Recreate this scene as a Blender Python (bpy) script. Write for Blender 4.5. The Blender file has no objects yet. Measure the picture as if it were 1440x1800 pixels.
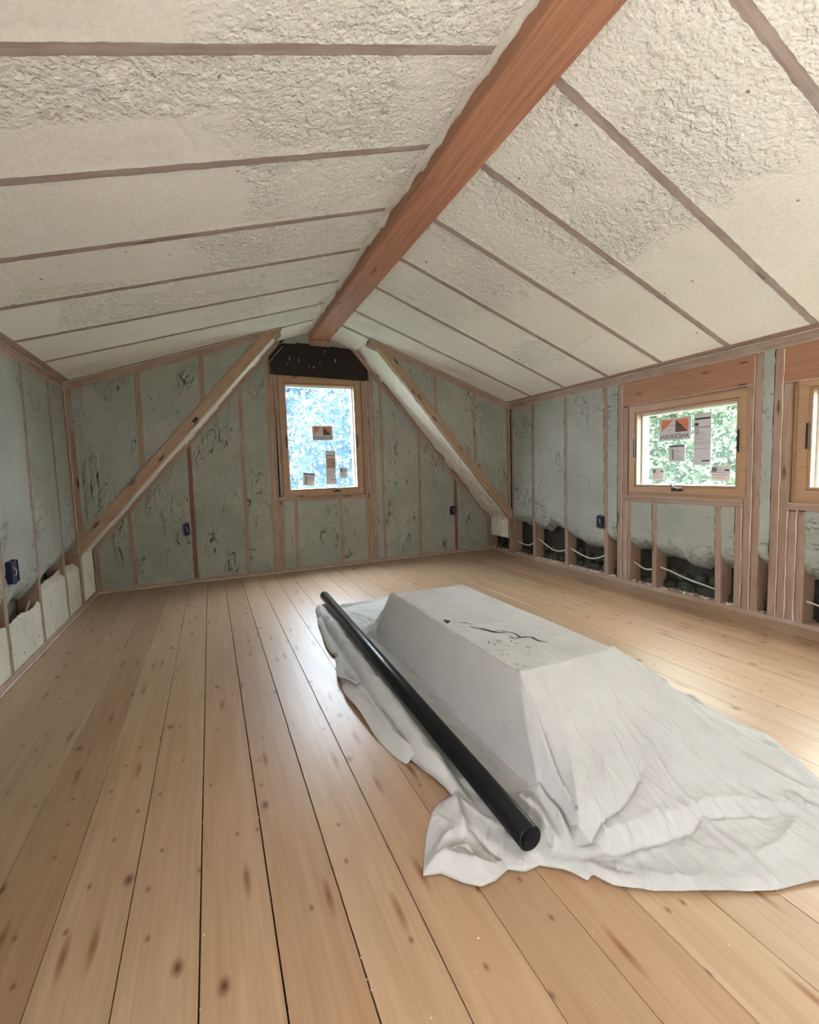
import bpy, bmesh, math, random
import numpy as np
from mathutils import Vector, Matrix
random.seed(7)
C = bpy.context.scene.collection
SC = bpy.context.scene

# ------------------------------------------------------------------ camera
r_ = (0.91764131, -0.3959538, -0.0339856)
u_ = (0.06647391, 0.06861672, 0.99542602)
f_ = (0.39181074, 0.91570319, -0.08928613)
cam_d = bpy.data.cameras.new('camera')
cam_d.sensor_fit = 'HORIZONTAL'
cam_d.sensor_width = 36
cam_d.lens = 36 * 813.882 / 1440
cam_d.clip_start = 0.02
cam = bpy.data.objects.new('camera', cam_d)
C.objects.link(cam)
cam.matrix_world = Matrix(((r_[0], u_[0], -f_[0], 0), (r_[1], u_[1], -f_[1], 0), (r_[2], u_[2], -f_[2], 1.3), (0, 0, 0, 1)))
SC.camera = cam

# ------------------------------------------------------------------ light
world = bpy.data.worlds.new('overcast_sky')
SC.world = world
world.use_nodes = True
bg = world.node_tree.nodes['Background']
bg.inputs['Color'].default_value = (1.0, 0.975, 0.945, 1)
# CIE overcast sky: luminance rises from the horizon to the zenith
wt = world.node_tree
w_tc = wt.nodes.new('ShaderNodeTexCoord')
w_sx = wt.nodes.new('ShaderNodeSeparateXYZ')
wt.links.new(w_tc.outputs['Generated'], w_sx.inputs[0])
w_mr = wt.nodes.new('ShaderNodeMapRange')
w_mr.inputs['From Min'].default_value = 0
w_mr.inputs['From Max'].default_value = 1
w_mr.inputs['To Min'].default_value = 11
w_mr.inputs['To Max'].default_value = 33
wt.links.new(w_sx.outputs[2], w_mr.inputs['Value'])
wt.links.new(w_mr.outputs[0], bg.inputs['Strength'])
SC.view_settings.view_transform = 'Standard'
SC.view_settings.look = 'None'
SC.view_settings.gamma = 1
SC.view_settings.use_curve_mapping = False
SC.view_settings.exposure = 1.3
SC.cycles.max_bounces = 7
SC.cycles.diffuse_bounces = 3
SC.cycles.glossy_bounces = 2
SC.cycles.transmission_bounces = 2
SC.cycles.transparent_max_bounces = 6
SC.cycles.adaptive_threshold = 0.09
SC.cycles.adaptive_min_samples = 16


def area(name, loc, rot, sx, sy, power, col=(1, 1, 1)):
    l = bpy.data.lights.new(name, 'AREA')
    l.shape = 'RECTANGLE'
    l.size, l.size_y = sx, sy
    l.energy = power
    l.color = col
    o = bpy.data.objects.new(name, l)
    C.objects.link(o)
    o.location = loc
    o.rotation_euler = rot
    return o


# added fill lamps behind the camera: one aimed at the ceiling, two from the sides
area('ceiling_fill', (1.2, -1.4, .3), (math.radians(181), 0, 0), 0.9, .7, 60, (1.0, .98, .95))
area('rear_right_fill', (4.40, -.9, 1.45), (0, math.radians(90), 0), .9, 1.2, 2, (1.0, .985, .96))
area('rear_left_fill', (-1.62, -1.2, 1.45), (0, math.radians(-90), 0), .9, 1.6, 15, (1.0, .985, .96))


def portal(name, loc, rot, sx, sy):
    o = area(name, loc, rot, sx, sy, 1)
    o.data.cycles.is_portal = True
    return o


portal('sky_portal_gable', (1.445, 6.46, 1.79), (math.radians(90), 0, math.radians(180)), 1.0, 1.45)
portal('sky_portal_right', (4.25, 3.0, 1.43), (0, math.radians(90), 0), .8, 1.05)
portal('sky_portal_frame_edge', (4.25, 1.49, 1.43), (0, math.radians(90), 0), .8, 1.05)

# ------------------------------------------------------------------ room numbers
XL, XR = -1.286, 4.072
Y0, Y1 = 5.697, 6.28
ZL, ZR = 2.296, 2.215
RX, RZ = 1.40, 3.183
YB = -3.0


def zroof(x):
    return RZ - (RX - x) * (RZ - ZL) / (RX - XL) if x < RX else RZ - (x - RX) * (RZ - ZR) / (XR - RX)


def xls(z):   # left dormer slope
    return -1.28 + (z - .53) * .875


def xrs(z):
    return 4.07 - (z - .52) * .855


# ------------------------------------------------------------------ node helpers
def material(name):
    m = bpy.data.materials.new(name)
    m.use_nodes = True
    nt = m.node_tree
    b = nt.nodes['Principled BSDF']
    return m, nt, b


def N(nt, t, **kw):
    n = nt.nodes.new(t)
    for k, v in kw.items():
        setattr(n, k, v)
    return n


def L(nt, a, b):
    nt.links.new(a, b)


def coords(nt, scale, rnd=True, kind='Object'):
    tc = N(nt, 'ShaderNodeTexCoord')
    mp = N(nt, 'ShaderNodeMapping')
    mp.inputs['Scale'].default_value = scale
    L(nt, tc.outputs[kind], mp.inputs['Vector'])
    if rnd:
        oi = N(nt, 'ShaderNodeObjectInfo')
        mu = N(nt, 'ShaderNodeMath', operation='MULTIPLY')
        mu.inputs[1].default_value = 91.7
        L(nt, oi.outputs['Random'], mu.inputs[0])
        cb = N(nt, 'ShaderNodeCombineXYZ')
        for i in range(3):
            L(nt, mu.outputs[0], cb.inputs[i])
        L(nt, cb.outputs[0], mp.inputs['Location'])
    return mp.outputs[0]


def noise(nt, vec, scale, detail=3, rough=.5, dist=0):
    n = N(nt, 'ShaderNodeTexNoise')
    n.inputs['Scale'].default_value = scale
    n.inputs['Detail'].default_value = detail
    n.inputs['Roughness'].default_value = rough
    n.inputs['Distortion'].default_value = dist
    L(nt, vec, n.inputs['Vector'])
    return n.outputs['Fac']


def ramp(nt, fac, stops):
    n = N(nt, 'ShaderNodeValToRGB')
    e = n.color_ramp.elements
    e[0].position, e[0].color = stops[0][0], (*stops[0][1], 1)
    e[1].position, e[1].color = stops[-1][0], (*stops[-1][1], 1)
    for p, c in stops[1:-1]:
        k = e.new(p)
        k.color = (*c, 1)
    L(nt, fac, n.inputs['Fac'])
    return n.outputs['Color']


def mixc(nt, fac, a, b, mode='MIX'):
    n = N(nt, 'ShaderNodeMix', data_type='RGBA', blend_type=mode)
    if isinstance(fac, (int, float)):
        n.inputs[0].default_value = fac
    else:
        L(nt, fac, n.inputs[0])
    for i, v in ((6, a), (7, b)):
        if isinstance(v, tuple):
            n.inputs[i].default_value = (*v, 1)
        else:
            L(nt, v, n.inputs[i])
    return n.outputs[2]


def bump(nt, b, h, strength, dist=.01, prev=None):
    n = N(nt, 'ShaderNodeBump')
    n.inputs['Strength'].default_value = strength
    n.inputs['Distance'].default_value = dist
    L(nt, h, n.inputs['Height'])
    if prev is not None:
        L(nt, prev, n.inputs['Normal'])
    L(nt, n.outputs[0], b.inputs['Normal'])
    return n.outputs[0]


def knots(nt, scale, r0, r1, gate, dim='2D'):
    """0..1 mask of sparse knots"""
    v = coords(nt, scale)
    vo = N(nt, 'ShaderNodeTexVoronoi', voronoi_dimensions=dim)
    vo.inputs['Scale'].default_value = 1
    L(nt, v, vo.inputs['Vector'])
    d = N(nt, 'ShaderNodeMapRange')
    d.inputs['From Min'].default_value = r1
    d.inputs['From Max'].default_value = r0
    L(nt, vo.outputs['Distance'], d.inputs['Value'])
    sx = N(nt, 'ShaderNodeSeparateColor')
    L(nt, vo.outputs['Color'], sx.inputs[0])
    g = N(nt, 'ShaderNodeMath', operation='GREATER_THAN')
    g.inputs[1].default_value = gate
    L(nt, sx.outputs[0], g.inputs[0])
    m = N(nt, 'ShaderNodeMath', operation='MULTIPLY')
    L(nt, d.outputs[0], m.inputs[0])
    L(nt, g.outputs[0], m.inputs[1])
    return m.outputs[0]


def wood(name, c1, c2, dark, rough=.6, kn=None, objcol=False, coat=0, grain=1.0, over=None):
    m, nt, b = material(name)
    v = coords(nt, (.55, 7, 7))
    n1 = noise(nt, v, 2.0, 4, .55, 1.2)
    col = ramp(nt, n1, [(.3, c1), (.7, c2)])
    v2 = coords(nt, (1.5, 90, 90))
    n2 = noise(nt, v2, 1.0, 3, .6)
    g = ramp(nt, n2, [(.35, (1 - .22 * grain,) * 3), (.65, (1.06,) * 3)])
    col = mixc(nt, 1.0, col, g, 'MULTIPLY')
    if kn:
        k = knots(nt, *kn)
        col = mixc(nt, k, col, dark)
        if objcol:
            k = knots(nt, (6, 10, 8), .0, .10, .68)
            col = mixc(nt, k, col, tuple(x * 1.3 for x in dark))
            k = knots(nt, (2.3, 13, 8), .02, .20, .80)
            col = mixc(nt, k, col, tuple(min(1, x * 2.2) for x in dark))
    if over:       # chalky foam overspray in patches
        v3 = coords(nt, (3, 9, 9))
        n3 = noise(nt, v3, 1.5, 5, .65)
        f = ramp(nt, n3, [(.42, (0, 0, 0)), (.7, (over[1],) * 3)])
        col = mixc(nt, f, col, over[0])
    if objcol:
        oi = N(nt, 'ShaderNodeObjectInfo')
        col = mixc(nt, 1.0, col, oi.outputs['Color'], 'MULTIPLY')
    L(nt, col, b.inputs['Base Color'])
    b.inputs['Roughness'].default_value = rough
    if coat:
        b.inputs['Coat Weight'].default_value = coat + .15
        b.inputs['Coat Roughness'].default_value = .32
    bump(nt, b, n2, .25, .002)
    return m


def plain(name, c, rough=.7, metal=0, nscale=None, var=.12, bumpd=0):
    m, nt, b = material(name)
    b.inputs['Roughness'].default_value = rough
    b.inputs['Metallic'].default_value = metal
    if nscale:
        v = coords(nt, (1, 1, 1))
        n = noise(nt, v, nscale, 4, .6)
        L(nt, ramp(nt, n, [(.3, tuple(x * (1 - var) for x in c)), (.7, tuple(min(1, x * (1 + var)) for x in c))]), b.inputs['Base Color'])
        if bumpd:
            bump(nt, b, n, .6, bumpd)
    else:
        b.inputs['Base Color'].default_value = (*c, 1)
    return m


def foam_mat(name, c, c2, dark):
    m, nt, b = material(name)
    v = coords(nt, (1, 1, 1), rnd=False)
    n = noise(nt, v, 1.7, 4, .6)
    col = ramp(nt, n, [(.3, c), (.7, c2)])
    nf = noise(nt, v, 55, 4, .7)
    col = mixc(nt, .5, col, ramp(nt, nf, [(.3, (.80, .80, .78)), (.6, (1.04, 1.04, 1.04))]), 'MULTIPLY')
    # small open pits
    k = knots(nt, (9, 9, 9), .07, .11, .80, '3D')
    col = mixc(nt, k, col, dark)
    # shade painted into deep cracks and recessed edges: vertex layer written by the mesh builder
    at = N(nt, 'ShaderNodeAttribute', attribute_name='crack')
    col = mixc(nt, at.outputs['Fac'], col, dark)
    L(nt, col, b.inputs['Base Color'])
    b.inputs['Roughness'].default_value = .85
    v3 = noise(nt, v, 130, 3, .6)
    p = bump(nt, b, v3, .35, .003)
    ra = N(nt, 'ShaderNodeAttribute', attribute_name='rough')
    vo = N(nt, 'ShaderNodeTexVoronoi', feature='SMOOTH_F1')
    vo.inputs['Scale'].default_value = 48
    wn = N(nt, 'ShaderNodeTexNoise')
    wn.inputs['Scale'].default_value = 30
    L(nt, v, wn.inputs['Vector'])
    wm = N(nt, 'ShaderNodeVectorMath', operation='MULTIPLY_ADD')
    wm.inputs[1].default_value = (.05, .05, .05)
    L(nt, wn.outputs['Color'], wm.inputs[0])
    L(nt, v, wm.inputs[2])
    L(nt, wm.outputs[0], vo.inputs['Vector'])
    nb = noise(nt, v, 60, 4, .6, .2)
    ad = N(nt, 'ShaderNodeMath', operation='SUBTRACT')
    L(nt, nb, ad.inputs[0])
    L(nt, vo.outputs['Distance'], ad.inputs[1])
    mu = N(nt, 'ShaderNodeMath', operation='MULTIPLY')
    L(nt, ad.outputs[0], mu.inputs[0])
    L(nt, ra.outputs['Fac'], mu.inputs[1])
    p = bump(nt, b, mu.outputs[0], .75, .018, p)
    bump(nt, b, nf, .25, .004, p)
    return m


M = {}
M['stud'] = wood('pine_stud', (.30, .185, .125), (.37, .235, .165), (.10, .045, .025), .7, ((1.8, 9, 9), .06, .14, .72), over=((.42, .34, .29), .45))
M['stud_dark'] = wood('old_red_stud', (.20, .075, .045), (.27, .11, .07), (.06, .02, .015), .7)
M['rafter'] = wood('sprayed_rafter', (.36, .27, .235), (.43, .335, .295), (.14, .08, .06), .75, ((1.5, 9, 9), .05, .1, .8), over=((.52, .46, .42), .6))
M['plate'] = wood('wall_plate', (.33, .22, .165), (.41, .275, .21), (.10, .05, .03), .7, over=((.48, .40, .36), .5))
M['lvl'] = wood('header_fir', (.33, .155, .085), (.41, .20, .115), (.10, .04, .02), .6, ((2, 10, 10), .05, .1, .6), grain=.7)
M['beam'] = wood('ridge_fir', (.44, .20, .12), (.55, .265, .165), (.12, .035, .02), .5, ((1.1, 7, 7), .05, .10, .86), grain=1.2)
M['frame'] = wood('window_pine', (.36, .21, .115), (.43, .26, .15), (.2, .09, .04), .45, ((2, 9, 9), .05, .1, .75), grain=.6)
M['brace'] = wood('brace_lumber', (.36, .22, .13), (.45, .285, .18), (.08, .035, .02), .65, ((2.2, 8, 8), .08, .14, .6), over=((.50, .42, .36), .35))
M['plank'] = wood('pine_plank', (.84, .74, .62), (1.0, .95, .88), (.22, .11, .055), .42, ((2.2, 3.6, 5.4), .01, .075, .62), objcol=True, coat=.35, grain=.3)
M['white'] = plain('white_vinyl', (.8, .8, .78), .4)
M['bead'] = plain('sealant', (.66, .56, .47), .6)
M['cream'] = foam_mat('cream_foam', (.84, .815, .745), (.89, .87, .81), (.36, .29, .19))
M['green'] = foam_mat('green_foam', (.30, .315, .28), (.38, .395, .355), (.08, .095, .08))
M['cream_dark'] = foam_mat('dark_cream_foam', (.50, .48, .42), (.62, .60, .53), (.20, .17, .12))  # darker mix of the cream foam for the low left-wall bays
M['old'] = plain('charred_header', (.012, .006, .005), .75, 0, 9, .5, .004)
M['stone'] = plain('dirty_fieldstone', (.04, .042, .03), .95, 0, 12, .6, .01)
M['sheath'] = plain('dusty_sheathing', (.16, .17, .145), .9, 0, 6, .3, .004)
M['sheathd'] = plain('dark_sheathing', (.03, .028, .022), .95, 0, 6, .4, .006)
M['black'] = plain('black_plastic', (.004, .005, .007), .30)
M['black'].node_tree.nodes['Principled BSDF'].inputs['Specular IOR Level'].default_value = .3
M['bore'] = plain('pipe_bore', (.003, .003, .004), .95)
M['blackm'] = plain('black_hardware', (.008, .008, .01), .45)
M['navy'] = plain('navy_plastic', (.008, .009, .05), .5)
M['wire'] = plain('cable_sheath', (.62, .60, .50), .5)
M['paper'] = plain('label_paper', (.55, .53, .54), .7)
_nt = M['paper'].node_tree
_mx, _tl = _nt.nodes.new('ShaderNodeMixShader'), _nt.nodes.new('ShaderNodeBsdfTranslucent')
_tl.inputs[0].default_value = (.8, .77, .8, 1)
_mx.inputs[0].default_value = .06
_nt.links.new(_nt.nodes['Principled BSDF'].outputs[0], _mx.inputs[1])
_nt.links.new(_tl.outputs[0], _mx.inputs[2])
_nt.links.new(_mx.outputs[0], _nt.nodes['Material Output'].inputs[0])
M['orange'] = plain('print_orange', (.62, .20, .09), .7)
M['brown'] = plain('print_brown', (.10, .065, .045), .7)
M['ink'] = plain('print_ink', (.03, .03, .035), .7)
M['grey'] = plain('print_grey', (.16, .16, .17), .7)
M['photo'] = plain('print_photo', (.42, .27, .2), .7)
M['debris'] = plain('foam_crumb', (.72, .70, .60), .9)
M['bark'] = plain('pale_bark', (.3, .3, .27), .9, 0, 8, .3)
M['ground'] = plain('meadow', (.03, .05, .02), .95, 0, 3, .4)
M['paint_dark'] = plain('dried_green_paint', (.02, .04, .03), .6)
M['paint_red'] = plain('dried_red_paint', (.25, .03, .02), .6)
M['paint_white'] = plain('dried_white_paint', (.8, .8, .78), .5)


def cloth_mat():
    m, nt, b = material('canvas')
    v = coords(nt, (1, 1, 1), rnd=False)
    n = noise(nt, v, 2.2, 4, .6)
    col = ramp(nt, n, [(.3, (.42, .425, .435)), (.7, (.485, .49, .50))])
    n2 = noise(nt, v, 16, 4, .7)
    col = mixc(nt, .6, col, ramp(nt, n2, [(.3, (.93, .92, .9)), (.6, (1.02, 1.02, 1.02))]), 'MULTIPLY')
    L(nt, col, b.inputs['Base Color'])
    b.inputs['Roughness'].default_value = .85
    b.inputs['Sheen Weight'].default_value = .15
    n3 = noise(nt, v, 420, 2, .5)
    p = bump(nt, b, n3, .3, .0015)
    n4 = noise(nt, v, 22, 3, .5, .6)
    bump(nt, b, n4, .6, .007, p)
    return m


M['cloth'] = cloth_mat()


def glass_mat(name, tint, film):
    m = bpy.data.materials.new(name)
    m.use_nodes = True
    nt = m.node_tree
    nt.nodes.clear()
    out = N(nt, 'ShaderNodeOutputMaterial')
    tr = N(nt, 'ShaderNodeBsdfTransparent')
    tr.inputs[0].default_value = (*tint, 1)
    tl = N(nt, 'ShaderNodeBsdfTranslucent')
    tl.inputs[0].default_value = (*film[1], 1)
    gl = N(nt, 'ShaderNodeBsdfGlossy')
    gl.inputs['Roughness'].default_value = .02
    m1 = N(nt, 'ShaderNodeMixShader')
    m1.inputs[0].default_value = film[0]
    L(nt, tr.outputs[0], m1.inputs[1])
    L(nt, tl.outputs[0], m1.inputs[2])
    m2 = N(nt, 'ShaderNodeMixShader')
    m2.inputs[0].default_value = .05
    L(nt, m1.outputs[0], m2.inputs[1])
    L(nt, gl.outputs[0], m2.inputs[2])
    L(nt, m2.outputs[0], out.inputs[0])
    return m


M['glass_blue'] = glass_mat('filmed_glass_blue', (.82, .89, .95), (.025, (.4, .7, 1.0)))
M['glass_cyan'] = glass_mat('filmed_glass_cyan', (.76, .80, .77), (.012, (.6, .85, .85)))


def leaf_mat(name, a, b_):
    m, nt, b = material(name)
    v = coords(nt, (1, 1, 1))
    n = noise(nt, v, 5, 3, .7)
    L(nt, ramp(nt, n, [(.35, a), (.62, b_)]), b.inputs['Base Color'])
    b.inputs['Roughness'].default_value = .5
    b.inputs['Transmission Weight'].default_value = 0
    return m


M['leaf'] = leaf_mat('leaves_green', (.022, .042, .022), (.060, .095, .052))
M['leafb'] = leaf_mat('leaves_blue', (.022, .052, .085), (.050, .092, .125))


# ------------------------------------------------------------------ mesh helpers
def link(name, me, m=None, parent=None):
    o = bpy.data.objects.new(name, me)
    C.objects.link(o)
    if m is not None and len(me.materials) == 0:
        me.materials.append(m)
    if parent is not None:
        o.parent = parent
    return o


def mesh(name, vs, fs, m=None, parent=None, smooth=False):
    me = bpy.data.meshes.new(name)
    me.from_pydata([tuple(v) for v in vs], [], fs)
    me.update()
    if smooth:
        me.polygons.foreach_set('use_smooth', [True] * len(me.polygons))
    return link(name, me, m, parent)


BF = [(0, 3, 2, 1), (4, 5, 6, 7), (0, 1, 5, 4), (1, 2, 6, 5), (2, 3, 7, 6), (3, 0, 4, 7)]


def boxes(name, bs, m, parent=None):
    vs, fs = [], []
    for (x0, x1, y0, y1, z0, z1) in bs:
        k = len(vs)
        vs += [(x0, y0, z0), (x1, y0, z0), (x1, y1, z0), (x0, y1, z0), (x0, y0, z1), (x1, y0, z1), (x1, y1, z1), (x0, y1, z1)]
        fs += [tuple(k + i for i in f) for f in BF]
    return mesh(name, vs, fs, m, parent)


def lumber(name, p0, p1, w, d, nrm, m, parent, bev=.003, shift=0.0, face=0.0):
    """board whose room-side face is centred on the line p0-p1; nrm points into the room"""
    p0, p1, nrm = Vector(p0), Vector(p1), Vector(nrm).normalized()
    X = (p1 - p0)
    ln = X.length
    X.normalize()
    Yv = nrm.cross(X).normalized()
    Z = X.cross(Yv)
    h = w / 2
    e = bev
    bow = random.uniform(-.002, .002)
    prof = [(-h, -d), (h, -d), (h, -e), (h - e, 0), (-h + e, 0), (-h, -e)]
    vs, fs = [], []
    ns = 3
    for i in range(ns):
        t = i / (ns - 1)
        o = bow * math.sin(t * math.pi)
        for (a, b) in prof:
            vs.append((t * ln, a + o, b + face))
    k = len(prof)
    for i in range(ns - 1):
        for j in range(k):
            a, b = i * k + j, i * k + (j + 1) % k
            fs.append((a, b, b + k, a + k))
    fs.append(tuple(range(k - 1, -1, -1)))
    fs.append(tuple((ns - 1) * k + j for j in range(k)))
    o = mesh(name, vs, fs, m, parent)
    o.matrix_world = Matrix(((X.x, Yv.x, Z.x, p0.x), (X.y, Yv.y, Z.y, p0.y), (X.z, Yv.z, Z.z, p0.z), (0, 0, 0, 1)))
    return o


def tube(name, pts, rad, m, parent=None, seg=8, wob=0.0):
    pts = [Vector(p) for p in pts]
    vs, fs = [], []
    n = len(pts)
    for i, p in enumerate(pts):
        t = (pts[min(i + 1, n - 1)] - pts[max(i - 1, 0)]).normalized()
        a = Vector((0, 0, 1)) if abs(t.z) < .9 else Vector((1, 0, 0))
        s = t.cross(a).normalized()
        q = t.cross(s)
        rr = rad * (1 + random.uniform(-wob, wob))
        for j in range(seg):
            an = 2 * math.pi * j / seg
            vs.append(p + s * math.cos(an) * rr + q * math.sin(an) * rr)
    for i in range(n - 1):
        for j in range(seg):
            fs.append((i * seg + j, i * seg + (j + 1) % seg, (i + 1) * seg + (j + 1) % seg, (i + 1) * seg + j))
    fs.append(tuple(range(seg)))
    fs.append(tuple((n - 1) * seg + j for j in range(seg - 1, -1, -1)))
    return mesh(name, vs, fs, m, parent, True)


def bead(p0, p1, parent, rad=.0045, jit=.002):
    rad *= .75
    p0, p1 = Vector(p0), Vector(p1)
    n = max(3, int((p1 - p0).length / .09))
    pts = [p0.lerp(p1, i / n) + Vector((random.uniform(-jit, jit), random.uniform(-jit, jit), random.uniform(-jit, jit))) for i in range(n + 1)]
    return tube('sealant_bead', pts, rad, M['bead'], parent, 5, .35)


# value noise, vectorised
_rng = np.random.RandomState(3)
_T = _rng.rand(256, 256)


def vn(x, y, s, seed=0):
    x = np.asarray(x, float) * s + seed * 17.31 + 500
    y = np.asarray(y, float) * s + seed * 7.77 + 500
    xi = np.floor(x).astype(int)
    yi = np.floor(y).astype(int)
    fx, fy = x - xi, y - yi
    fx = fx * fx * fx * (fx * (fx * 6 - 15) + 10)
    fy = fy * fy * fy * (fy * (fy * 6 - 15) + 10)
    a = _T[xi % 256, yi % 256]
    b = _T[(xi + 1) % 256, yi % 256]
    c = _T[xi % 256, (yi + 1) % 256]
    d = _T[(xi + 1) % 256, (yi + 1) % 256]
    return (a * (1 - fx) + b * fx) * (1 - fy) + (c * (1 - fx) + d * fx) * fy - .5


def fbm(x, y, s, o=4, seed=0):
    v, a = 0, 1
    for i in range(o):
        v = v + a * vn(x, y, s * 2 ** i, seed + i * 3)
        a *= .55
    return v


def sstep(a, b, x):
    t = np.clip((x - a) / (b - a), 0, 1)
    return t * t * (3 - 2 * t)


def grid_mesh(name, P, m, parent, crack=None, flip=False):
    nu, nv = P.shape[:2]
    idx = np.arange(nu * nv).reshape(nu, nv)
    q = np.stack([idx[:-1, :-1], idx[1:, :-1], idx[1:, 1:], idx[:-1, 1:]], -1).reshape(-1, 4)
    if flip:
        q = q[:, ::-1]
    me = bpy.data.meshes.new(name)
    me.vertices.add(nu * nv)
    me.vertices.foreach_set('co', P.reshape(-1).astype(np.float32))
    me.loops.add(q.size)
    me.loops.foreach_set('vertex_index', q.reshape(-1).astype(np.int32))
    me.polygons.add(len(q))
    me.polygons.foreach_set('loop_start', np.arange(0, q.size, 4, dtype=np.int32))
    me.polygons.foreach_set('loop_total', np.full(len(q), 4, dtype=np.int32))
    me.polygons.foreach_set('use_smooth', np.ones(len(q), dtype=bool))
    me.update(calc_edges=True)
    if crack is not None:
        at = me.attributes.new('crack', 'FLOAT', 'POINT')
        at.data.foreach_set('value', crack.reshape(-1).astype(np.float32))
    return link(name, me, m, parent)


_bay = [0]


def foam(name, A, B, Cc, D, nrm, m, parent, style='wall', res=.013, lip=.002, u0=0.0, base=0.0, fine=1.0):
    """foam filling between A-B (one end) and D-C (other end); nrm into the room"""
    _bay[0] += 1
    sd = _bay[0] * 3.7
    A, B, Cc, D = [np.array(v, float) for v in (A, B, Cc, D)]
    nrm = np.array(nrm, float)
    nrm /= np.linalg.norm(nrm)
    w = max(np.linalg.norm(B - A), np.linalg.norm(Cc - D))
    l = max(np.linalg.norm(D - A), np.linalg.norm(Cc - B))
    nu, nv = max(6, int(w / res)), max(6, int(l / res))
    u = np.linspace(0, 1, nu)[:, None, None]
    v = np.linspace(0, 1, nv)[None, :, None]
    P = (A * (1 - u) + B * u) * (1 - v) + (D * (1 - u) + Cc * u) * v
    ee = (B - A) / (np.linalg.norm(B - A) + 1e-9)
    uu = (u[..., 0] * w * np.ones((1, nv)))
    vv = (v[..., 0] * l * np.ones((nu, 1)))
    du = np.minimum(uu, w - uu)
    dv = np.minimum(vv, l - vv)
    ed = np.minimum(du, dv)
    inn = sstep(0, .035, ed)
    if style == 'roof':
        edge_ = .55 + .12 * vn(uu, vv, 1.1, sd) * 2 + .05 * vn(uu, vv, 9, sd + 1)
        rough = sstep(edge_ - .03, edge_ + .03, vv / l)                       # v=1 at the ridge
        rough = rough * (.55 + .45 * sstep(-.1, .15, vn(uu, vv, 1.9, sd + 7)))
        rough = np.maximum(rough, .8 * sstep(.27, .33, vn(uu, vv, 1.6, sd + 5)))
        off = .003 * fbm(uu, vv, 3, 2, sd)
        blob = np.abs(vn(uu, vv, 34, sd)) + .7 * np.abs(vn(uu, vv, 61, sd + 2))
        off = off + rough * (.015 * (blob - .3) + .004 * vn(uu, vv, 15, sd + 9)) * fine
        pit = sstep(.26, .36, vn(uu, vv, 30, sd + 50)) * sstep(0, .2, vn(uu, vv, 5, sd + 51))
        off = off - .010 * pit * rough
        for k in range(3):
            pos = random.uniform(.1, .85) * l + .03 * vn(uu, vv, 3, sd + k)
            sl = random.uniform(-.5, .5)
            msk = sstep(-.15, .1, vn(uu, vv, 1.7, sd + 40 + k))
            off = off - .004 * msk * np.exp(-((vv - pos + sl * (uu - w / 2)) / .009) ** 2) * (1 - .5 * rough)
        cn = np.abs(fbm(uu, vv, 12, 2, sd + 4))
        ck = sstep(.05, .0, cn) * (rough + .15) * sstep(.12, .25, vn(uu, vv, 5, sd + 8))
        off = off - .010 * ck
        crack = ck * .35
    else:
        off = .016 * fbm(uu, vv, 2.6, 3, sd) + .003 * fbm(uu, vv, 14, 2, sd)
        patch = sstep(.08, .24, fbm(uu * 1.6, vv, 2.2, 2, sd + 11))
        cn = np.abs(fbm(uu * 1.5, vv * .7, 6, 2, sd + 4))
        ck = sstep(.06, .0, cn) * patch * sstep(-.15, .05, vn(uu, vv, 8, sd + 15))
        # rounded lobes outlines
        cn2 = np.abs(vn(uu, vv, 2.6, sd + 20) - .12)
        ck2 = sstep(.02, 0, cn2) * sstep(.0, .2, vn(uu, vv, 1.4, sd + 21)) * .5
        off = off - .030 * ck * fine - .012 * ck2 + .030 * patch * np.abs(vn(uu, vv, 11, sd)) + .012 * patch * np.abs(vn(uu, vv, 25, sd))
        crack = np.clip(ck * 1.1 + ck2 * .4, 0, 1)
    off = off * inn + base * inn + lip * (1 - inn)
    P = P + nrm * off[..., None]
    # ragged edges over the timber
    j = (.0055 * fbm(uu, vv, 24, 3, sd + 30) + .002) * np.where(uu < w / 2, -1, 1) * (du < 1e-6)
    P = P + ee * j[..., None]
    o = grid_mesh(name, P, m, parent, crack)
    at = o.data.attributes.new('rough', 'FLOAT', 'POINT')
    at.data.foreach_set('value', (rough if style == 'roof' else .3 + .15 * patch).reshape(-1).astype(np.float32))
    # orientation towards nrm
    me = o.data
    if Vector(me.polygons[0].normal).dot(Vector(nrm)) < 0:
        me.flip_normals()
    return o


def tag(o, label=None, cat=None, group=None, kind=None):
    if label:
        o['label'] = label
    if cat:
        o['category'] = cat
    if group:
        o['group'] = group
    if kind:
        o['kind'] = kind
    return o


# ------------------------------------------------------------------ floor
floor = boxes('floor', [(XL - .3, XR + .3, YB, Y1 + .1, -.09, -.034)], M['sheathd'])
tag(floor, 'wide knotty pine board floor running towards the gable window', kind='structure')
J0, PW = -.111, .199
plen = Y1 + .08 - YB
hw = PW / 2 - .0009


def plank_mesh(hw):
    c = .0012
    prof = [(-hw, -.03), (hw, -.03), (hw, -c), (hw - c, 0), (-hw + c, 0), (-hw, -c)]
    vs = [(0, a, b) for a, b in prof] + [(plen, a, b) for a, b in prof]
    fs = [(j, (j + 1) % 6, (j + 1) % 6 + 6, j + 6) for j in range(6)] + [(5, 4, 3, 2, 1, 0), (6, 7, 8, 9, 10, 11)]
    me = bpy.data.meshes.new('plank')
    me.from_pydata(vs, [], fs)
    me.materials.append(M['plank'])
    return me


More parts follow.
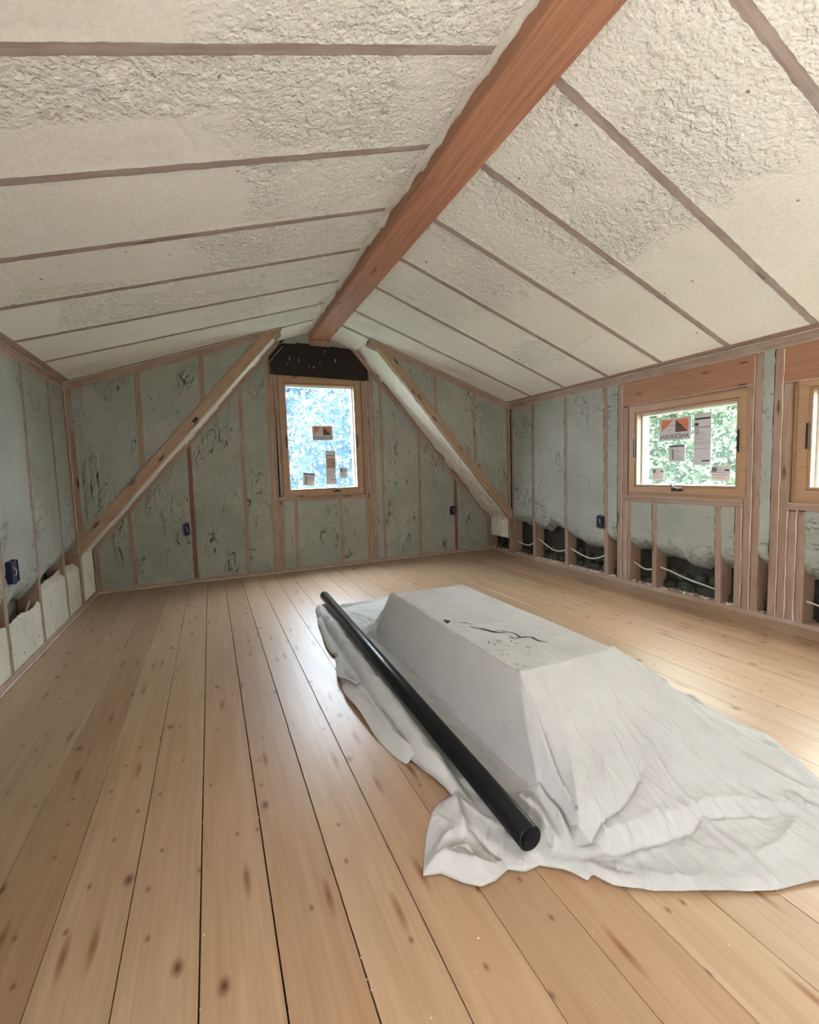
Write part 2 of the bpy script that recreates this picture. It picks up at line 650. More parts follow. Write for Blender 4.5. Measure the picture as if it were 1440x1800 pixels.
pm = [plank_mesh(hw), plank_mesh(hw - .0012)]
tones = [(.53, .365, .25), (.48, .32, .215), (.52, .375, .265), (.465, .315, .215), (.54, .39, .275), (.50, .34, .23)]
seq = {0: 2, 1: 0, 2: 1, 3: 4, 4: 0, 5: 3, 6: 1, 7: 4, 8: 2, 9: 4, 10: 5, -1: 2, -2: 3, -3: 2, -4: 5, -5: 0, -6: 3}
for k in range(-6, 22):
    x = J0 + PW * (k - .5)
    if x - hw > XR + .02 or x + hw < XL - .25:
        continue
    o = bpy.data.objects.new('plank', pm[1 if k in (0, 1, 2, 3) else 0])
    C.objects.link(o)
    o.parent = floor
    o.matrix_world = Matrix(((0, -1, 0, x), (1, 0, 0, YB), (0, 0, 1, random.uniform(-.0008, .0008)), (0, 0, 0, 1)))
    t = tones[seq.get(k, random.randrange(6))]
    jit = random.uniform(.80, .87)
    o.color = (*[c * jit for c in t], 1)

# ------------------------------------------------------------------ shells
T = .16
ceil = mesh('ceiling',
            [(XL - .35, YB, zroof(XL) + .02), (RX, YB, RZ + T), (XR + .35, YB, zroof(XR) + .02),
             (XL - .35, Y1 + .5, zroof(XL) + .02), (RX, Y1 + .5, RZ + T), (XR + .35, Y1 + .5, zroof(XR) + .02),
             (XL - .35, YB, zroof(XL) + .12), (RX, YB, RZ + T + .1), (XR + .35, YB, zroof(XR) + .12),
             (XL - .35, Y1 + .5, zroof(XL) + .12), (RX, Y1 + .5, RZ + T + .1), (XR + .35, Y1 + .5, zroof(XR) + .12)],
            [(0, 1, 4, 3), (1, 2, 5, 4), (6, 9, 10, 7), (7, 10, 11, 8), (0, 6, 7, 1), (1, 7, 8, 2), (3, 4, 10, 9), (4, 5, 11, 10), (0, 3, 9, 6), (2, 8, 11, 5)], M['sheath'])
for v in ceil.data.vertices:      # keep the deck clear above the rafters
    if abs(v.co.x - RX) > .5:
        v.co.z += .10
tag(ceil, 'sloping ceiling of cream foam sprayed between exposed rafters', kind='structure')
wb = boxes('wall_back', [(XL - .3, .93, Y1 + .15, Y1 + .2, -.05, 3.3), (1.96, XR + .3, Y1 + .15, Y1 + .2, -.05, 3.3),
                         (.93, 1.96, Y1 + .15, Y1 + .2, -.05, 1.05), (.93, 1.96, Y1 + .15, Y1 + .2, 2.52, 3.3)], M['sheath'])
tag(wb, 'gable wall of pale green foam between studs', kind='structure')
wl = boxes('wall_left', [(XL - .2, XL - .15, -.4, Y1 + .2, -.05, 2.55), (XL - .2, XL - .15, YB, -2.0, -.05, 2.55), (XL - .2, XL - .15, -2.0, -.4, -.05, 1.0), (XL - .2, XL - .15, -2.0, -.4, 1.9, 2.55)], M['sheath'])  # unseen rear opening cut to let the left fill lamp in
tag(wl, 'left knee wall of pale foam between studs', kind='structure')
RW = [(2.496, 3.514), (.98, 1.995), (-1.4, -.4)]


def wall_slab(x0, x1, wins, m, name):
    bs = []
    y = YB
    for (a, b) in sorted(wins):
        bs.append((x0, x1, y, a - .03, -.05, 2.5))
        bs.append((x0, x1, a - .03, b + .03, -.05, 1.03))
        bs.append((x0, x1, a - .03, b + .03, 1.83, 2.5))
        y = b + .03
    bs.append((x0, x1, y, Y1 + .2, -.05, 2.5))
    return boxes(name, bs, m)


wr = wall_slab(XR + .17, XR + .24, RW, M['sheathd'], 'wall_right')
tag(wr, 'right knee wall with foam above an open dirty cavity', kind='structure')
# rear wall behind the camera: unseen, closed to cut frontal light
wf = boxes('wall_front', [(XL - .2, XR + .24, YB - .1, YB, -.05, 3.4)], M['sheath'])
tag(wf, 'closed rear wall behind the camera', kind='structure')

# ------------------------------------------------------------------ ridge beam
beam = lumber('ridge_beam', (1.456, YB, 3.05), (1.456, Y1 + .02, 3.05), .262, .22, (0, 0, -1), M['beam'], None, .012)
tag(beam, 'long reddish fir ridge beam running along the peak of the ceiling', 'beam')
# slivers of foam squeezed against the beam and the little post under its far end
bp_ = lumber('beam_post', (1.475, Y1 - .02, 2.985), (1.475, Y1 - .02, 3.05), .28, .12, (0, -1, 0), M['stud'], wb)
bead((1.37, Y1 - .024, 3.035), (1.60, Y1 - .024, 3.035), wb)

# ------------------------------------------------------------------ roof: rafters and foam bays
nL = Vector((RZ - ZL, 0, -(RX - XL))).normalized()
nR = Vector((-(RZ - ZR), 0, -(XR - RX))).normalized()
BXL, BXR = 1.322, 1.590
rl = [(1.20, 1.26), (1.765, 1.874), (2.385, 2.53), (3.02, 3.20), (3.62, 3.83), (4.25, 4.50), (4.89, 5.12), (Y0 - .01, Y0 - .01)]
rl = [(-1.9, -1.9), (-1.28, -1.28), (-.66, -.66), (-.04, -.04), (.58, .6)] + rl
rr = [(-1.9, -1.9), (-1.28, -1.28), (-.66, -.66), (-.04, -.04), (.6, .58), (1.25, 1.21), (1.957, 1.853), (2.561, 2.504), (3.177, 3.147), (3.826, 3.798), (4.492, 4.44), (5.138, 5.147), (Y0 - .01, Y0 - .01)]
EL, ER = XL + .005, XR - .005
for side, lst in ((0, rl), (1, rr)):
    xe, xb = (EL, BXL) if side == 0 else (ER, BXR)
    nn = nL if side == 0 else nR
    prev = (YB, YB)
    for i, (ye, yb) in enumerate(lst):
        pe, pb = (xe, ye, zroof(xe)), (xb, yb, zroof(xb))
        last = i == len(lst) - 1
        w = .08
        lumber('rafter', pe, pb, w, .14, nn, M['rafter'], ceil)
        ex = xe + (.05 if side == 0 else -.05)      # foam stops at the eave plate
        y0a = prev[0] + .027
        y0b = prev[1] + .027
        fine = 1.0 if i > 4 else .6
        A = (ex, y0a, zroof(ex))
        B = (ex, ye - .027, zroof(ex))
        Cq = (xb, yb - .027, zroof(xb))
        D = (xb, y0b, zroof(xb))
        foam('foam_infill', A, B, Cq, D, nn, M['cream'], ceil, 'roof', .012 if i > 4 else .03, .0025, fine=fine)
        prev = (ye, yb)
    # eave plate on the roof side and on the wall side, bead in the corner
    s = 1 if side == 0 else -1
    xe2 = XL if side == 0 else XR
    lumber('eave_plate', (xe2 + s * .035, YB, zroof(xe2 + s * .035)), (xe2 + s * .035, Y0, zroof(xe2 + s * .035)), .07, .03, nn, M['plate'], ceil, face=.006)
    wpar = wl if side == 0 else wr
    zt = zroof(xe2)
    lumber('top_plate', (xe2, YB, zt - .04), (xe2, Y0, zt - .04), .078, .14, (s, 0, 0), M['plate'], wpar, face=.006)
    bead((xe2 + s * .014, .5, zt - .006), (xe2 + s * .014, Y0, zt - .006), wpar, .006)
    bead((xe2 + s * .010, .5, zt - .08), (xe2 + s * .010, Y0, zt - .08), wpar, .003)
# foam continuing above the alcove up to the gable
for (xa, xb_) in ((.90, BXL), (1.97, BXR)):
    nn = nL if xa < 1.4 else nR
    foam('foam_infill', (xa, Y0 + .03, zroof(xa)), (xa, Y1, zroof(xa) - .01), (xb_, Y1, zroof(xb_) - .01), (xb_, Y0 + .03, zroof(xb_)), nn, M['cream'], ceil, 'roof', .012)
# crumbly foam lips along the ridge beam
for side, xb_ in ((0, BXL), (1, BXR)):
    ys = np.arange(.6, Y1, .035)
    s = -1 if side == 0 else 1
    nn = nL if side == 0 else nR
    h = .034 * (fbm(ys, ys * 0, 7, 4, 40 + side) + .45) + .002
    w = .04 + .05 * (fbm(ys, ys * 0, 3, 3, 50 + side) + .4)
    K = 7
    P = np.zeros((len(ys), K, 3))
    for k in range(K):
        t = k / (K - 1)
        xx = xb_ - s * .016 + s * w * t
        P[:, k, 0] = xx
        P[:, k, 1] = ys
        z0 = np.array([zroof(x) for x in xx])
        P[:, k, 2] = z0 - h * (1 - t) ** 1.3 * (1 + 1.2 * vn(ys, ys * 0 + k, 22, 60 + side)) + .003 * t
    if side == 0:
        P[:, :, 2] -= .004
        tag(grid_mesh('foam_lip', P, M['cream'], ceil, np.clip(.25 * np.ones((len(ys), K)), 0, 1)), kind=None)
    else:
        P[:, :, 2] += .006
        grid_mesh('foam_lip', P, M['cream'], ceil, np.zeros((len(ys), K)))

# ------------------------------------------------------------------ gable wall, lower plane (Y1)
nB = (0, -1, 0)


def stud1(xb, zb, xt, zt, w, m='stud', y=Y1, par=None, d=.14):
    return lumber('stud', (xb, y, zb), (xt, y, zt), w, d, nB, M[m], par or wb)


def zsl(x):   # top of the lower gable wall at x
    return .53 + (x + 1.28) / .875 if x < 1.4 else .52 + (4.07 - x) / .855


PT = .052
lumber('bottom_plate', (XL, Y1, .024), (XR, Y1, .024), .05, .14, nB, M['plate'], wb, face=.004)
bead((XL + .02, Y1 - .012, .006), (XR - .02, Y1 - .012, .006), wb, .007, .0015)
studs = [(-1.245, -1.25, .05, 'stud'), (-.885, -.895, .055, 'stud'), (-.23, -.205, .055, 'stud_dark'), (.39, .42, .05, 'stud'),
         (2.287, 2.29, .045, 'stud'), (2.85, 2.877, .05, 'stud'), (3.465, 3.467, .05, 'stud_dark'), (4.035, 4.04, .05, 'stud')]
for xb, xt, w, m in studs:
    stud1(xb, .05, xt, zsl(xt) - .03, w, m)
# multi-stud posts beside the window
kings = [(.733, .765, .052, 2.60), (2.135, 2.168, .052, 2.62)]
stud1(.735, .05, .768, zsl(.768) - .02, .054)
stud1(2.15, .05, 2.165, zsl(2.165) - .02, .054)
stud1(.785, .05, .825, 2.595, .052)
stud1(2.092, .05, 2.108, 2.565, .052)
stud1(.846, .05, .852, .95, .052)
stud1(2.038, .05, 2.04, .93, .052)
stud1(.873, .998, .872, 2.59, .036)
stud1(2.045, .985, 2.05, 2.56, .062)
for a, b in (((.760, .05), (.796, 2.6)), ((.812, .05), (.822, .95)), ((.850, 1.0), (.853, 2.58)), ((2.121, .05), (2.138, 2.56)), ((2.066, .05), (2.068, .93)), ((2.079, 1.0), (2.082, 2.56))):
    bead((a[0], Y1 - .004, a[1]), (b[0], Y1 - .004, b[1]), wb, .0042)
lumber('rough_sill', (.815, Y1, .975), (2.062, Y1, .958), .052, .14, nB, M['stud'], wb, face=.006)
bead((.80, Y1 - .008, 1.003), (1.1, Y1 - .008, .998), wb, .003)
stud1(1.022, .05, 1.04, .95, .052)
stud1(1.642, .05, 1.655, .935, .052)
# slope plates on the lower wall
for (pa, pb) in ((((xls(.50) + .02), .50 - .01), (xls(3.03) + .02, 3.02)), ((xrs(.50) - .02, .49), (xrs(3.04) - .02, 3.02))):
    lumber('slope_plate', (pa[0], Y1, pa[1]), (pb[0], Y1, pb[1]), .062, .10, nB, M['plate'], wb, face=.008)
bead((xls(.52) + .002, Y1 - .016, .53), (xls(3.0) + .002, Y1 - .016, 3.0), wb, .005)
bead((xrs(.52) - .002, Y1 - .016, .53), (xrs(3.0) - .002, Y1 - .016, 3.0), wb, .005)
bead((XL + .012, Y1 - .012, .02), (XL + .012, Y1 - .012, .53), wb, .005)
bead((XR - .012, Y1 - .012, .02), (XR - .012, Y1 - .012, .52), wb, .005)
# charred header above the window: a thick slab with clipped upper corners
pts = [(.80, 2.598), (2.125, 2.565), (2.132, 2.74), (1.925, 2.985), (1.62, 3.0), (1.02, 3.02), (.985, 2.955), (.80, 2.745)]
vs = [(x, Y1 - .002, z) for x, z in pts] + [(x, Y1 + .12, z) for x, z in pts]
n_ = len(pts)
hd = mesh('header', vs, [tuple(range(n_))[::-1], tuple(range(n_, 2 * n_))] + [(i, (i + 1) % n_, (i + 1) % n_ + n_, i + n_) for i in range(n_)], M['old'], wb)
tag(hd, 'almost black old timber header above the gable window')
for i in range(len(pts)):
    a, b = pts[i], pts[(i + 1) % n_]
    if i in (0, 5):
        continue
    bead((a[0], Y1 - .006, a[1]), (b[0], Y1 - .006, b[1]), wb, .0035)
for q in range(9):
    x, z = random.uniform(.9, 2.05), random.uniform(2.66, 2.95)
    o = tube('plaster_drip', [(x, Y1 - .004, z), (x + random.uniform(-.012, .012), Y1 - .006, z - random.uniform(.02, .05))], random.uniform(.003, .007), M['bead'], wb, 5)
# foam bays of the lower wall
G = M['green']


def bay(x0b, x1b, x0t, x1t, z0=.048, zt=None, y=Y1, par=None, m=None, **kw):
    if zt is None:
        za, zb_ = zsl(x0t) - .035, zsl(x1t) - .035
    else:
        za, zb_ = zt
    return foam('foam_infill', (x0b, y, z0), (x1b, y, z0), (x1t, y, zb_), (x0t, y, za), nB, m or G, par or wb, 'wall', **kw)


bay(-1.225, -.908, -1.225, -.918)
bay(-.862, -.256, -.872, -.232)
bay(-.204, .367, -.179, .395)
bay(.413, .711, .444, .744)
bay(.870, .998, .875, 1.016, zt=(.95, .95))
bay(1.046, 1.618, 1.064, 1.631, zt=(.948, .938))
bay(1.666, 2.014, 1.679, 2.016, zt=(.938, .934))
bay(2.175, 2.267, 2.190, 2.270)
bay(2.308, 2.827, 2.312, 2.854)
bay(2.873, 3.442, 2.900, 3.444)
bay(3.488, 4.012, 3.490, 4.016)
# little foam triangle between header and roof
foam('foam_infill', (.96, Y1, 2.99), (1.345, Y1, 3.0), (1.345, Y1, 3.16), (1.02, Y1, 3.05), nB, G, wb, 'wall')
foam('foam_infill', (1.60, Y1, 2.99), (1.96, Y1, 2.96), (1.90, Y1, 3.0), (1.60, Y1, 3.11), nB, G, wb, 'wall')

# ------------------------------------------------------------------ alcove soffits, braces
for side in (0, 1):
    xs = xls if side == 0 else xrs
    s = 1 if side == 0 else -1
    za, zb_ = .53, 3.0 if side == 0 else 2.98
    d = Vector((xs(zb_) - xs(za), 0, zb_ - za)).normalized()
    nn = Vector((s * d.z, 0, -s * d.x)).normalized()       # into the room (down and inwards)
    if nn.z > 0:
        nn = -nn
    P = lambda z, y, o=0: (xs(z) + nn.x * o, y, z + nn.z * o)
    foam('foam_infill', P(za, Y0 + .04), P(za, Y1 - .0), P(zb_, Y1 - .0), P(zb_, Y0 + .04), nn, M['cream'], ceil, 'wall', .014, base=.0)
    # diagonal brace: front board in the plane of the upper triangles, its lower edge board
    up = -nn
    hwid = .055
    c0 = Vector(P(za + .01, Y0)) + up * hwid
    c1 = Vector(P(zb_ + (.04 if side == 0 else -.05), Y0)) + up * hwid
    br = lumber('brace_board', c0, c1, .11, .045, nB, M['brace'], wb, face=.012)
    e0 = Vector(P(za + .0, Y0 + .028)) + nn * .003
    e1 = Vector(P(zb_ - (.0 if side == 0 else .10), Y0 + .028)) + nn * .003
    lumber('brace_edge', e0, e1, .060, .04, nn, M['brace'], wb, face=.0)
    k0 = Vector(P(za + .02, Y0 - .010)) + nn * .001
    k1 = Vector(P(zb_, Y0 - .010)) + nn * .001
    bead(k0, k1, wb, .004)
    # blocking where the soffit meets the lower wall
    lumber('soffit_batten', Vector(P(za, Y1 - .03)) + nn * .003, Vector(P(zb_, Y1 - .03)) + nn * .003, .04, .03, nn, M['plate'], ceil)
    # upper triangle: top plate under the roof, corner stud, studs
    xe = XL if side == 0 else XR
    xt = xs(2.93) + s * .05
    off = .045
    t0, t1 = Vector((xe, Y0, zroof(xe) - off)), Vector((xt, Y0, zroof(xt) - off))
    lumber('top_plate', t0, t1, .085, .10, nB, M['plate'], wb, face=.004)
    bead(t0 + Vector((0, -.012, .036)), t1 + Vector((0, -.012, .036)), wb, .006)
    lumber('stud', (xe + s * .03, Y0, .60), (xe + s * .03, Y0, zroof(xe) - .08), .062, .10, nB, M['stud'], wb, face=.002)
    bead((xe + s * .006, Y0 - .010, .56), (xe + s * .006, Y0 - .010, zroof(xe) - .02), wb, .0055)

    def zlow(x):       # upper edge of the brace at x
        return ((x - XL) / .875 + .53 + .17) if side == 0 else (.52 + .17 + (XR - x) / .855)
    if side == 0:
        ss = [(-.648, -.630, .056), (-.012, .002, .056)]
        edges = [(-1.225, -1.225), (-.676, -.658), None, (-.62, -.602), (-.04, -.026), None, (.016, .030), (.62, .66)]
    else:
        ss = [(3.475, 3.480, .046), (2.880, 2.882, .046)]
        edges = [(3.498, 3.503), (4.01, 4.01), None, (2.903, 2.905), (3.452, 3.457), None, (2.16, 2.14), (2.857, 2.859)]
    for xb, xt2, w in ss:
        lumber('stud', (xb, Y0, zlow(xb) - .04), (xt2, Y0, zroof(xt2) - .085), w, .09, nB, M['stud'], wb)
    for k in range(0, len(edges), 3):
        (b0, tt0), (b1, tt1) = edges[k], edges[k + 1]
        foam('foam_infill', (b0, Y0 + .002, max(zlow(b0) - .04, .6)), (b1, Y0 + .002, max(zlow(b1) - .04, .6)), (tt1, Y0 + .002, zroof(tt1) - .08), (tt0, Y0 + .002, zroof(tt0) - .08), nB, G, wb, 'wall')
    # knee bay between the two planes, below the brace
    wp = wl if side == 0 else wr
    nk = (s, 0, 0)
    lumber('stud', (xe, Y0 + .035, .045), (xe, Y0 + .035, .56), .05, .12, nk, M['stud'], wp, face=.004)
    lumber('stud', (xe, Y0 - .022, .045), (xe, Y0 - .022, .58), .05, .12, nk, M['stud'], wp, face=.004)
    bead((xe + s * .006, Y0 + .007, .045), (xe + s * .006, Y0 + .007, .55), wp, .004)
    lumber('stud', (xe, Y1 - .03, .045), (xe, Y1 - .03, .56), .045, .12, nk, M['stud'], wp, face=.002)
    foam('foam_infill', (xe, Y0 + .06, .24 if side else .045), (xe, Y1 - .052, .24 if side else .045), (xe, Y1 - .052, .55), (xe, Y0 + .06, .55), nk, M['cream'], wp, 'wall')
npl = boxes('nail_plate', [(-.035, .035, -.006, .0, -.018, .018)], M['blackm'], wb)
npl.matrix_world = Matrix.Translation((-.10, Y0 - .014, 1.935)) @ Matrix.Rotation(-math.radians(49), 4, 'Y')
npl['label'] = 'small black plate on the left diagonal brace'

# ------------------------------------------------------------------ side walls
# left wall
zt = ZL - .08
for (yb, yt, w) in ((5.15, 5.18, .05), (4.445, 4.52, .055), (3.785, 3.84, .055), (3.16, 3.16, .05), (2.52, 2.52, .05), (1.9, 1.9, .05), (1.28, 1.28, .05), (.6, .6, .05)):
    lumber('stud', (XL, yb, .045), (XL, yt, zt), w, .14, (1, 0, 0), M['stud'], wl)
lumber('stud', (XL, Y0 - .03, .56), (XL, Y0 - .03, zt), .05, .12, (1, 0, 0), M['stud'], wl)
lumber('bottom_plate', (XL, YB, .022), (XL, Y1, .022), .046, .14, (1, 0, 0), M['plate'], wl, face=.014)
bead((XL + .022, .5, .006), (XL + .022, Y1, .006), wl, .007, .0015)


def wall_bay(side, ya, yb_, ya2, yb2, z0, z1, m, par, edge=None, edge_top=False, curl=.10):
    """foam bay on a side wall; edge: ragged lower (or upper) border curling into the cavity"""
    s = 1 if side == 0 else -1
    xe = XL if side == 0 else XR
    _bay[0] += 1
    sd = _bay[0] * 5.1
    res = .013
    w, l = abs(yb_ - ya), z1 - z0
    nu, nv = max(8, int(w / res)), max(10, int(l / res))
    u = np.linspace(0, 1, nu)[:, None] * np.ones((1, nv))
    v = np.linspace(0, 1, nv)[None, :] * np.ones((nu, 1))
    y = (ya * (1 - u) + yb_ * u) * (1 - v) + (ya2 * (1 - u) + yb2 * u) * v
    uu, vv = u * w, v * l
    bott = z0 + (edge(y[:, :1]) if edge is not None else 0) * np.ones_like(v)
    if edge_top:
        topz = z1 + (edge(y[:, :1])) * np.ones_like(v)
        z = z0 + v * (topz - z0)
    else:
        z = bott + v * (z1 - bott)
    dist = (z1 - z) if edge_top else (z - bott)
    if edge is None:
        dist = np.full_like(z, 9.)
    near = sstep(.32, .0, dist)
    off = .010 * fbm(uu, vv, 2.4, 3, sd) + .003 * fbm(uu, vv, 14, 2, sd)
    patch = np.clip(sstep(.1, .28, fbm(uu, vv, 2.4, 2, sd + 11)) + near * 1.0, 0, 1)
    if edge_top:
        patch = patch * .4
    cn = np.abs(fbm(uu * 1.3, vv, 8, 3, sd + 4))
    ck = sstep(.07, 0, cn) * patch
    cn2 = np.abs(vn(uu, vv, 2.6, sd + 20) - .12)
    ck2 = sstep(.02, 0, cn2) * sstep(.0, .2, vn(uu, vv, 1.4, sd + 21)) * .5
    off = off - .02 * ck - .01 * ck2 + patch * .022 * (np.abs(vn(uu, vv, 15, sd)) + .5 * np.abs(vn(uu, vv, 31, sd)) - .15)
    c = np.clip(1 - dist / (.045 if edge_top else .16), 0, 1)
    off = off - curl * c ** 2.2
    du = np.minimum(uu, w - uu)
    inn = sstep(0, .03, du)
    tv = sstep(0, .03, (1 - v) * l if not edge_top else v * l)
    k = inn * tv
    off = off * k + (.002 - curl * c ** 2.2) * (1 - k) 
    j = (.008 * fbm(uu, vv, 16, 3, sd + 30)) * (du < 1e-6)
    P = np.stack([xe + s * off, y + j, z], -1)
    crack = np.clip(ck * .7 + ck2 * .3 + .25 * c ** 2, 0, 1)
    o = grid_mesh('foam_infill', P, m, par, crack)
    if o.data.polygons[0].normal.x * s < 0:
        o.data.flip_normals()
    return o


lst = [(Y0 - .055, Y0 - .055), (5.15, 5.18), (4.445, 4.52), (3.785, 3.84), (3.16, 3.16), (2.52, 2.52), (1.9, 1.9), (1.28, 1.28), (.6, .6)]
e_up = lambda y: .43 + .14 * sstep(4.2, 5.2, y) + .10 * vn(y, y * 0, 3.1, 4) + .05 * vn(y, y * 0, 11, 5)
e_lo = lambda y: .12 * vn(y, y * 0, 2.2, 8) + .02 * vn(y, y * 0, 8, 5)
for (b1, t1), (b0, t0) in zip(lst[:-1], lst[1:]):
    wall_bay(0, b0 + .026, b1 - .026, t0 + .026, t1 - .026, 0, zt + .004, M['green'], wl, e_up)
    wall_bay(0, b0 + .026, b1 - .026, b0 + .026, b1 - .026, .04, 0.46 if b0 > 4.3 else .40, M['cream_dark'], wl, e_lo, True, .035)
foam('foam_infill', (XL, -.4, .05), (XL, .57, .05), (XL, .57, zt), (XL, -.4, zt), (1, 0, 0), M['green'], wl, 'wall', .04)
foam('foam_infill', (XL, YB, .05), (XL, -2.0, .05), (XL, -2.0, zt), (XL, YB, zt), (1, 0, 0), M['green'], wl, 'wall', .04)
foam('foam_infill', (XL, -2.0, .05), (XL, -.4, .05), (XL, -.4, 1.0), (XL, -2.0, 1.0), (1, 0, 0), M['green'], wl, 'wall', .04)
foam('foam_infill', (XL, -2.0, 1.9), (XL, -.4, 1.9), (XL, -.4, zt), (XL, -2.0, zt), (1, 0, 0), M['green'], wl, 'wall', .04)

# right wall
ztr = ZR - .08
lumber('bottom_plate', (XR, YB, .020), (XR, Y1, .020), .042, .17, (-1, 0, 0), M['plate'], wr, face=.012)
rs = [(5.165, 5.155, .055), (4.535, 4.525, .05), (3.893, 3.907, .055)]
for yb, yt, w in rs:
    lumber('stud', (XR, yb, .04), (XR, yt, ztr), w, .15, (-1, 0, 0), M['stud'], wr)
lumber('stud', (XR, Y0 - .055, .04), (XR, Y0 - .055, ztr), .045, .15, (-1, 0, 0), M['stud'], wr)


def post(yb, yt, w, z0, z1, face=0.0):
    return lumber('stud', (XR, yb, z0), (XR, yt, z1), w, .15, (-1, 0, 0), M['stud'], wr, face=face)


def rbead(yb, yt, z0, z1, r=.0048):
    bead((XR - .005, yb, z0), (XR - .005, yt, z1), wr, r)


post(3.710, 3.706, .062, .04, ztr)
post(3.645, 3.640, .062, .04, 1.88)
post(3.585, 3.587, .050, .04, .895)
rbead(3.677, 3.672, .04, 2.12)
rbead(3.612, 3.612, .04, .90)
post(3.272, 3.280, .052, .04, .90)
post(2.630, 2.648, .055, .04, .90)
post(2.470, 2.475, .055, .04, .895)
post(2.405, 2.412, .062, .04, 1.895)
post(2.340, 2.345, .058, .04, ztr)
rbead(2.438, 2.444, .04, .94)
rbead(2.372, 2.378, .04, 2.12)
post(2.204, 2.204, .060, .04, ztr)
post(2.140, 2.142, .058, .04, 1.86)
post(2.078, 2.080, .058, .04, .89)
post(2.018, 2.018, .055, .04, .89)
rbead(2.172, 2.172, .04, 2.12, .0055)
rbead(2.110, 2.110, .04, .90, .006)
rbead(2.049, 2.049, .04, .90, .006)
for (ya, yb_) in ((2.440, 3.622), (.86, 2.112)):
    lumber('rough_sill', (XR, ya, .925), (XR, yb_, .925), .056, .15, (-1, 0, 0), M['stud'], wr, face=.005)
    bead((XR - .010, ya, .955), (XR - .010, yb_, .953), wr, .003)
for (ya, yb_, zb_) in ((2.375, 3.672, 1.895), (.80, 2.172, 1.865)):
    h_ = lumber('header', (XR, ya, (zb_ + ztr) / 2), (XR, yb_, (zb_ + ztr) / 2), ztr - zb_, .10, (-1, 0, 0), M['lvl'], wr, face=.003)
    h_['label'] = 'reddish brown engineered header over a window'
    bead((XR - .008, ya, zb_), (XR - .008, yb_, zb_), wr, .004)
for y_, w in ((1.5, .05), (.98, .05), (.83, .05), (.76, .05), (.1, .05), (-.36, .05), (-1.46, .05), (-2.1, .05)):
    post(y_, y_, w, .04, .9 if y_ in (1.5, .98) else ztr)
lumber('rough_sill', (XR, -1.44, .925), (XR, -.38, .925), .056, .15, (-1, 0, 0), M['stud'], wr)
lumber('header', (XR, -1.44, 2.0), (XR, -.38, 2.0), .27, .10, (-1, 0, 0), M['lvl'], wr)
e_r = lambda y: .50 - .17 * sstep(5.3, 3.8, y) + .10 * sstep(3.5, 2.6, y) * 0 + .09 * vn(y, y * 0, 3.3, 14) + .07 * vn(y, y * 0, 9, 15)
bays_r = [(5.193, 5.618, 5.183, 5.618, ztr), (4.561, 5.137, 4.551, 5.127, ztr), (3.921, 4.509, 3.935, 4.499, ztr), (3.742, 3.866, 3.738, 3.879, ztr),
          (3.299, 3.560, 3.307, 3.561, .90), (2.658, 3.246, 2.676, 3.253, .90), (2.498, 2.603, 2.503, 2.620, .90),
          (2.235, 2.311, 2.235, 2.315, ztr), (1.526, 1.990, 1.526, 1.990, .90), (1.006, 1.474, 1.006, 1.474, .90), (.86, .954, .86, .954, .9)]
for a, b, c_, d_, zz in bays_r:
    if a > 3.9:
        ee = e_r
    elif zz > 1.5:
        ee = lambda y: .42 + .05 * vn(y, y * 0, 8, 3)
    else:
        ee = lambda y: .36 + .10 * vn(y, y * 0, 3.4, 24) + .07 * vn(y, y * 0, 9, 25)
    wall_bay(1, a, b, c_, d_, 0, zz + .003, G, wr, ee, False, .13)
for (a, b, z1) in ((.128, .732, ztr), (-.332, .07, ztr), (-2.07, -1.49, ztr), (YB, -2.13, ztr), (-1.43, -.39, .9)):
    foam('foam_infill', (XR, a, .05), (XR, b, .05), (XR, b, z1), (XR, a, z1), (-1, 0, 0), G, wr, 'wall', .03)

# rubble stones and cables in the cavities of the right wall
for (ya, yb_) in ((5.20, 5.60), (4.57, 5.12), (3.93, 4.50), (3.75, 3.86), (3.31, 3.55), (2.67, 3.24), (2.51, 2.60), (2.24, 2.31), (1.53, 1.98), (5.80, 6.2)):
    n = max(1, int((yb_ - ya) / .12))
    for i in range(n):
        for lvl in range(2):
            bm = bmesh.new()
            bmesh.ops.create_icosphere(bm, subdivisions=2, radius=1)
            sx, sy, sz = random.uniform(.03, .045), random.uniform(.05, .085), random.uniform(.035, .065)
            rx = random.random() * 9
            for v in bm.verts:
                k = 1 + .9 * float(vn(v.co.x + rx, v.co.y + v.co.z * 1.7, 1.6, i))
                v.co = Vector((v.co.x * sx, v.co.y * sy, v.co.z * sz)) * k
            me = bpy.data.meshes.new('stone')
            bm.to_mesh(me)
            bm.free()
            for p_ in me.polygons:
                p_.use_smooth = True
            o = link('stone', me, M['stone'], wr)
            o.location = (XR + .125 + .02 * lvl, ya + (i + .5 + random.uniform(-.2, .2)) * (yb_ - ya) / n, random.uniform(.05, .08) + .11 * lvl)
for (ya, yb_, za, zb_, sag) in ((5.58, 5.19, .20, .25, -.05), (5.13, 4.56, .30, .23, -.075), (4.51, 3.92, .255, .27, -.085), (3.56, 3.30, .24, .21, -.03), (3.24, 2.66, .24, .13, .0), (1.99, 1.53, .2, .1, 0)):
    pts = []
    for i in range(11):
        t = i / 10
        pts.append((XR + .055 - .01 * math.sin(t * math.pi), ya + (yb_ - ya) * t, za + (zb_ - za) * t + sag * math.sin(math.pi * t) * (1 - .2 * math.sin(5 * t)) + .004 * math.sin(9 * t)))
    tube('cable', pts, .0075, M['wire'], wr, 8)
pts = [(XL - .06, 3.86 + .55 * t, .34 + .05 * t - .10 * math.sin(math.pi * t)) for t in [i / 8 for i in range(9)]]
tube('cable', pts, .007, M['wire'], wl, 8)


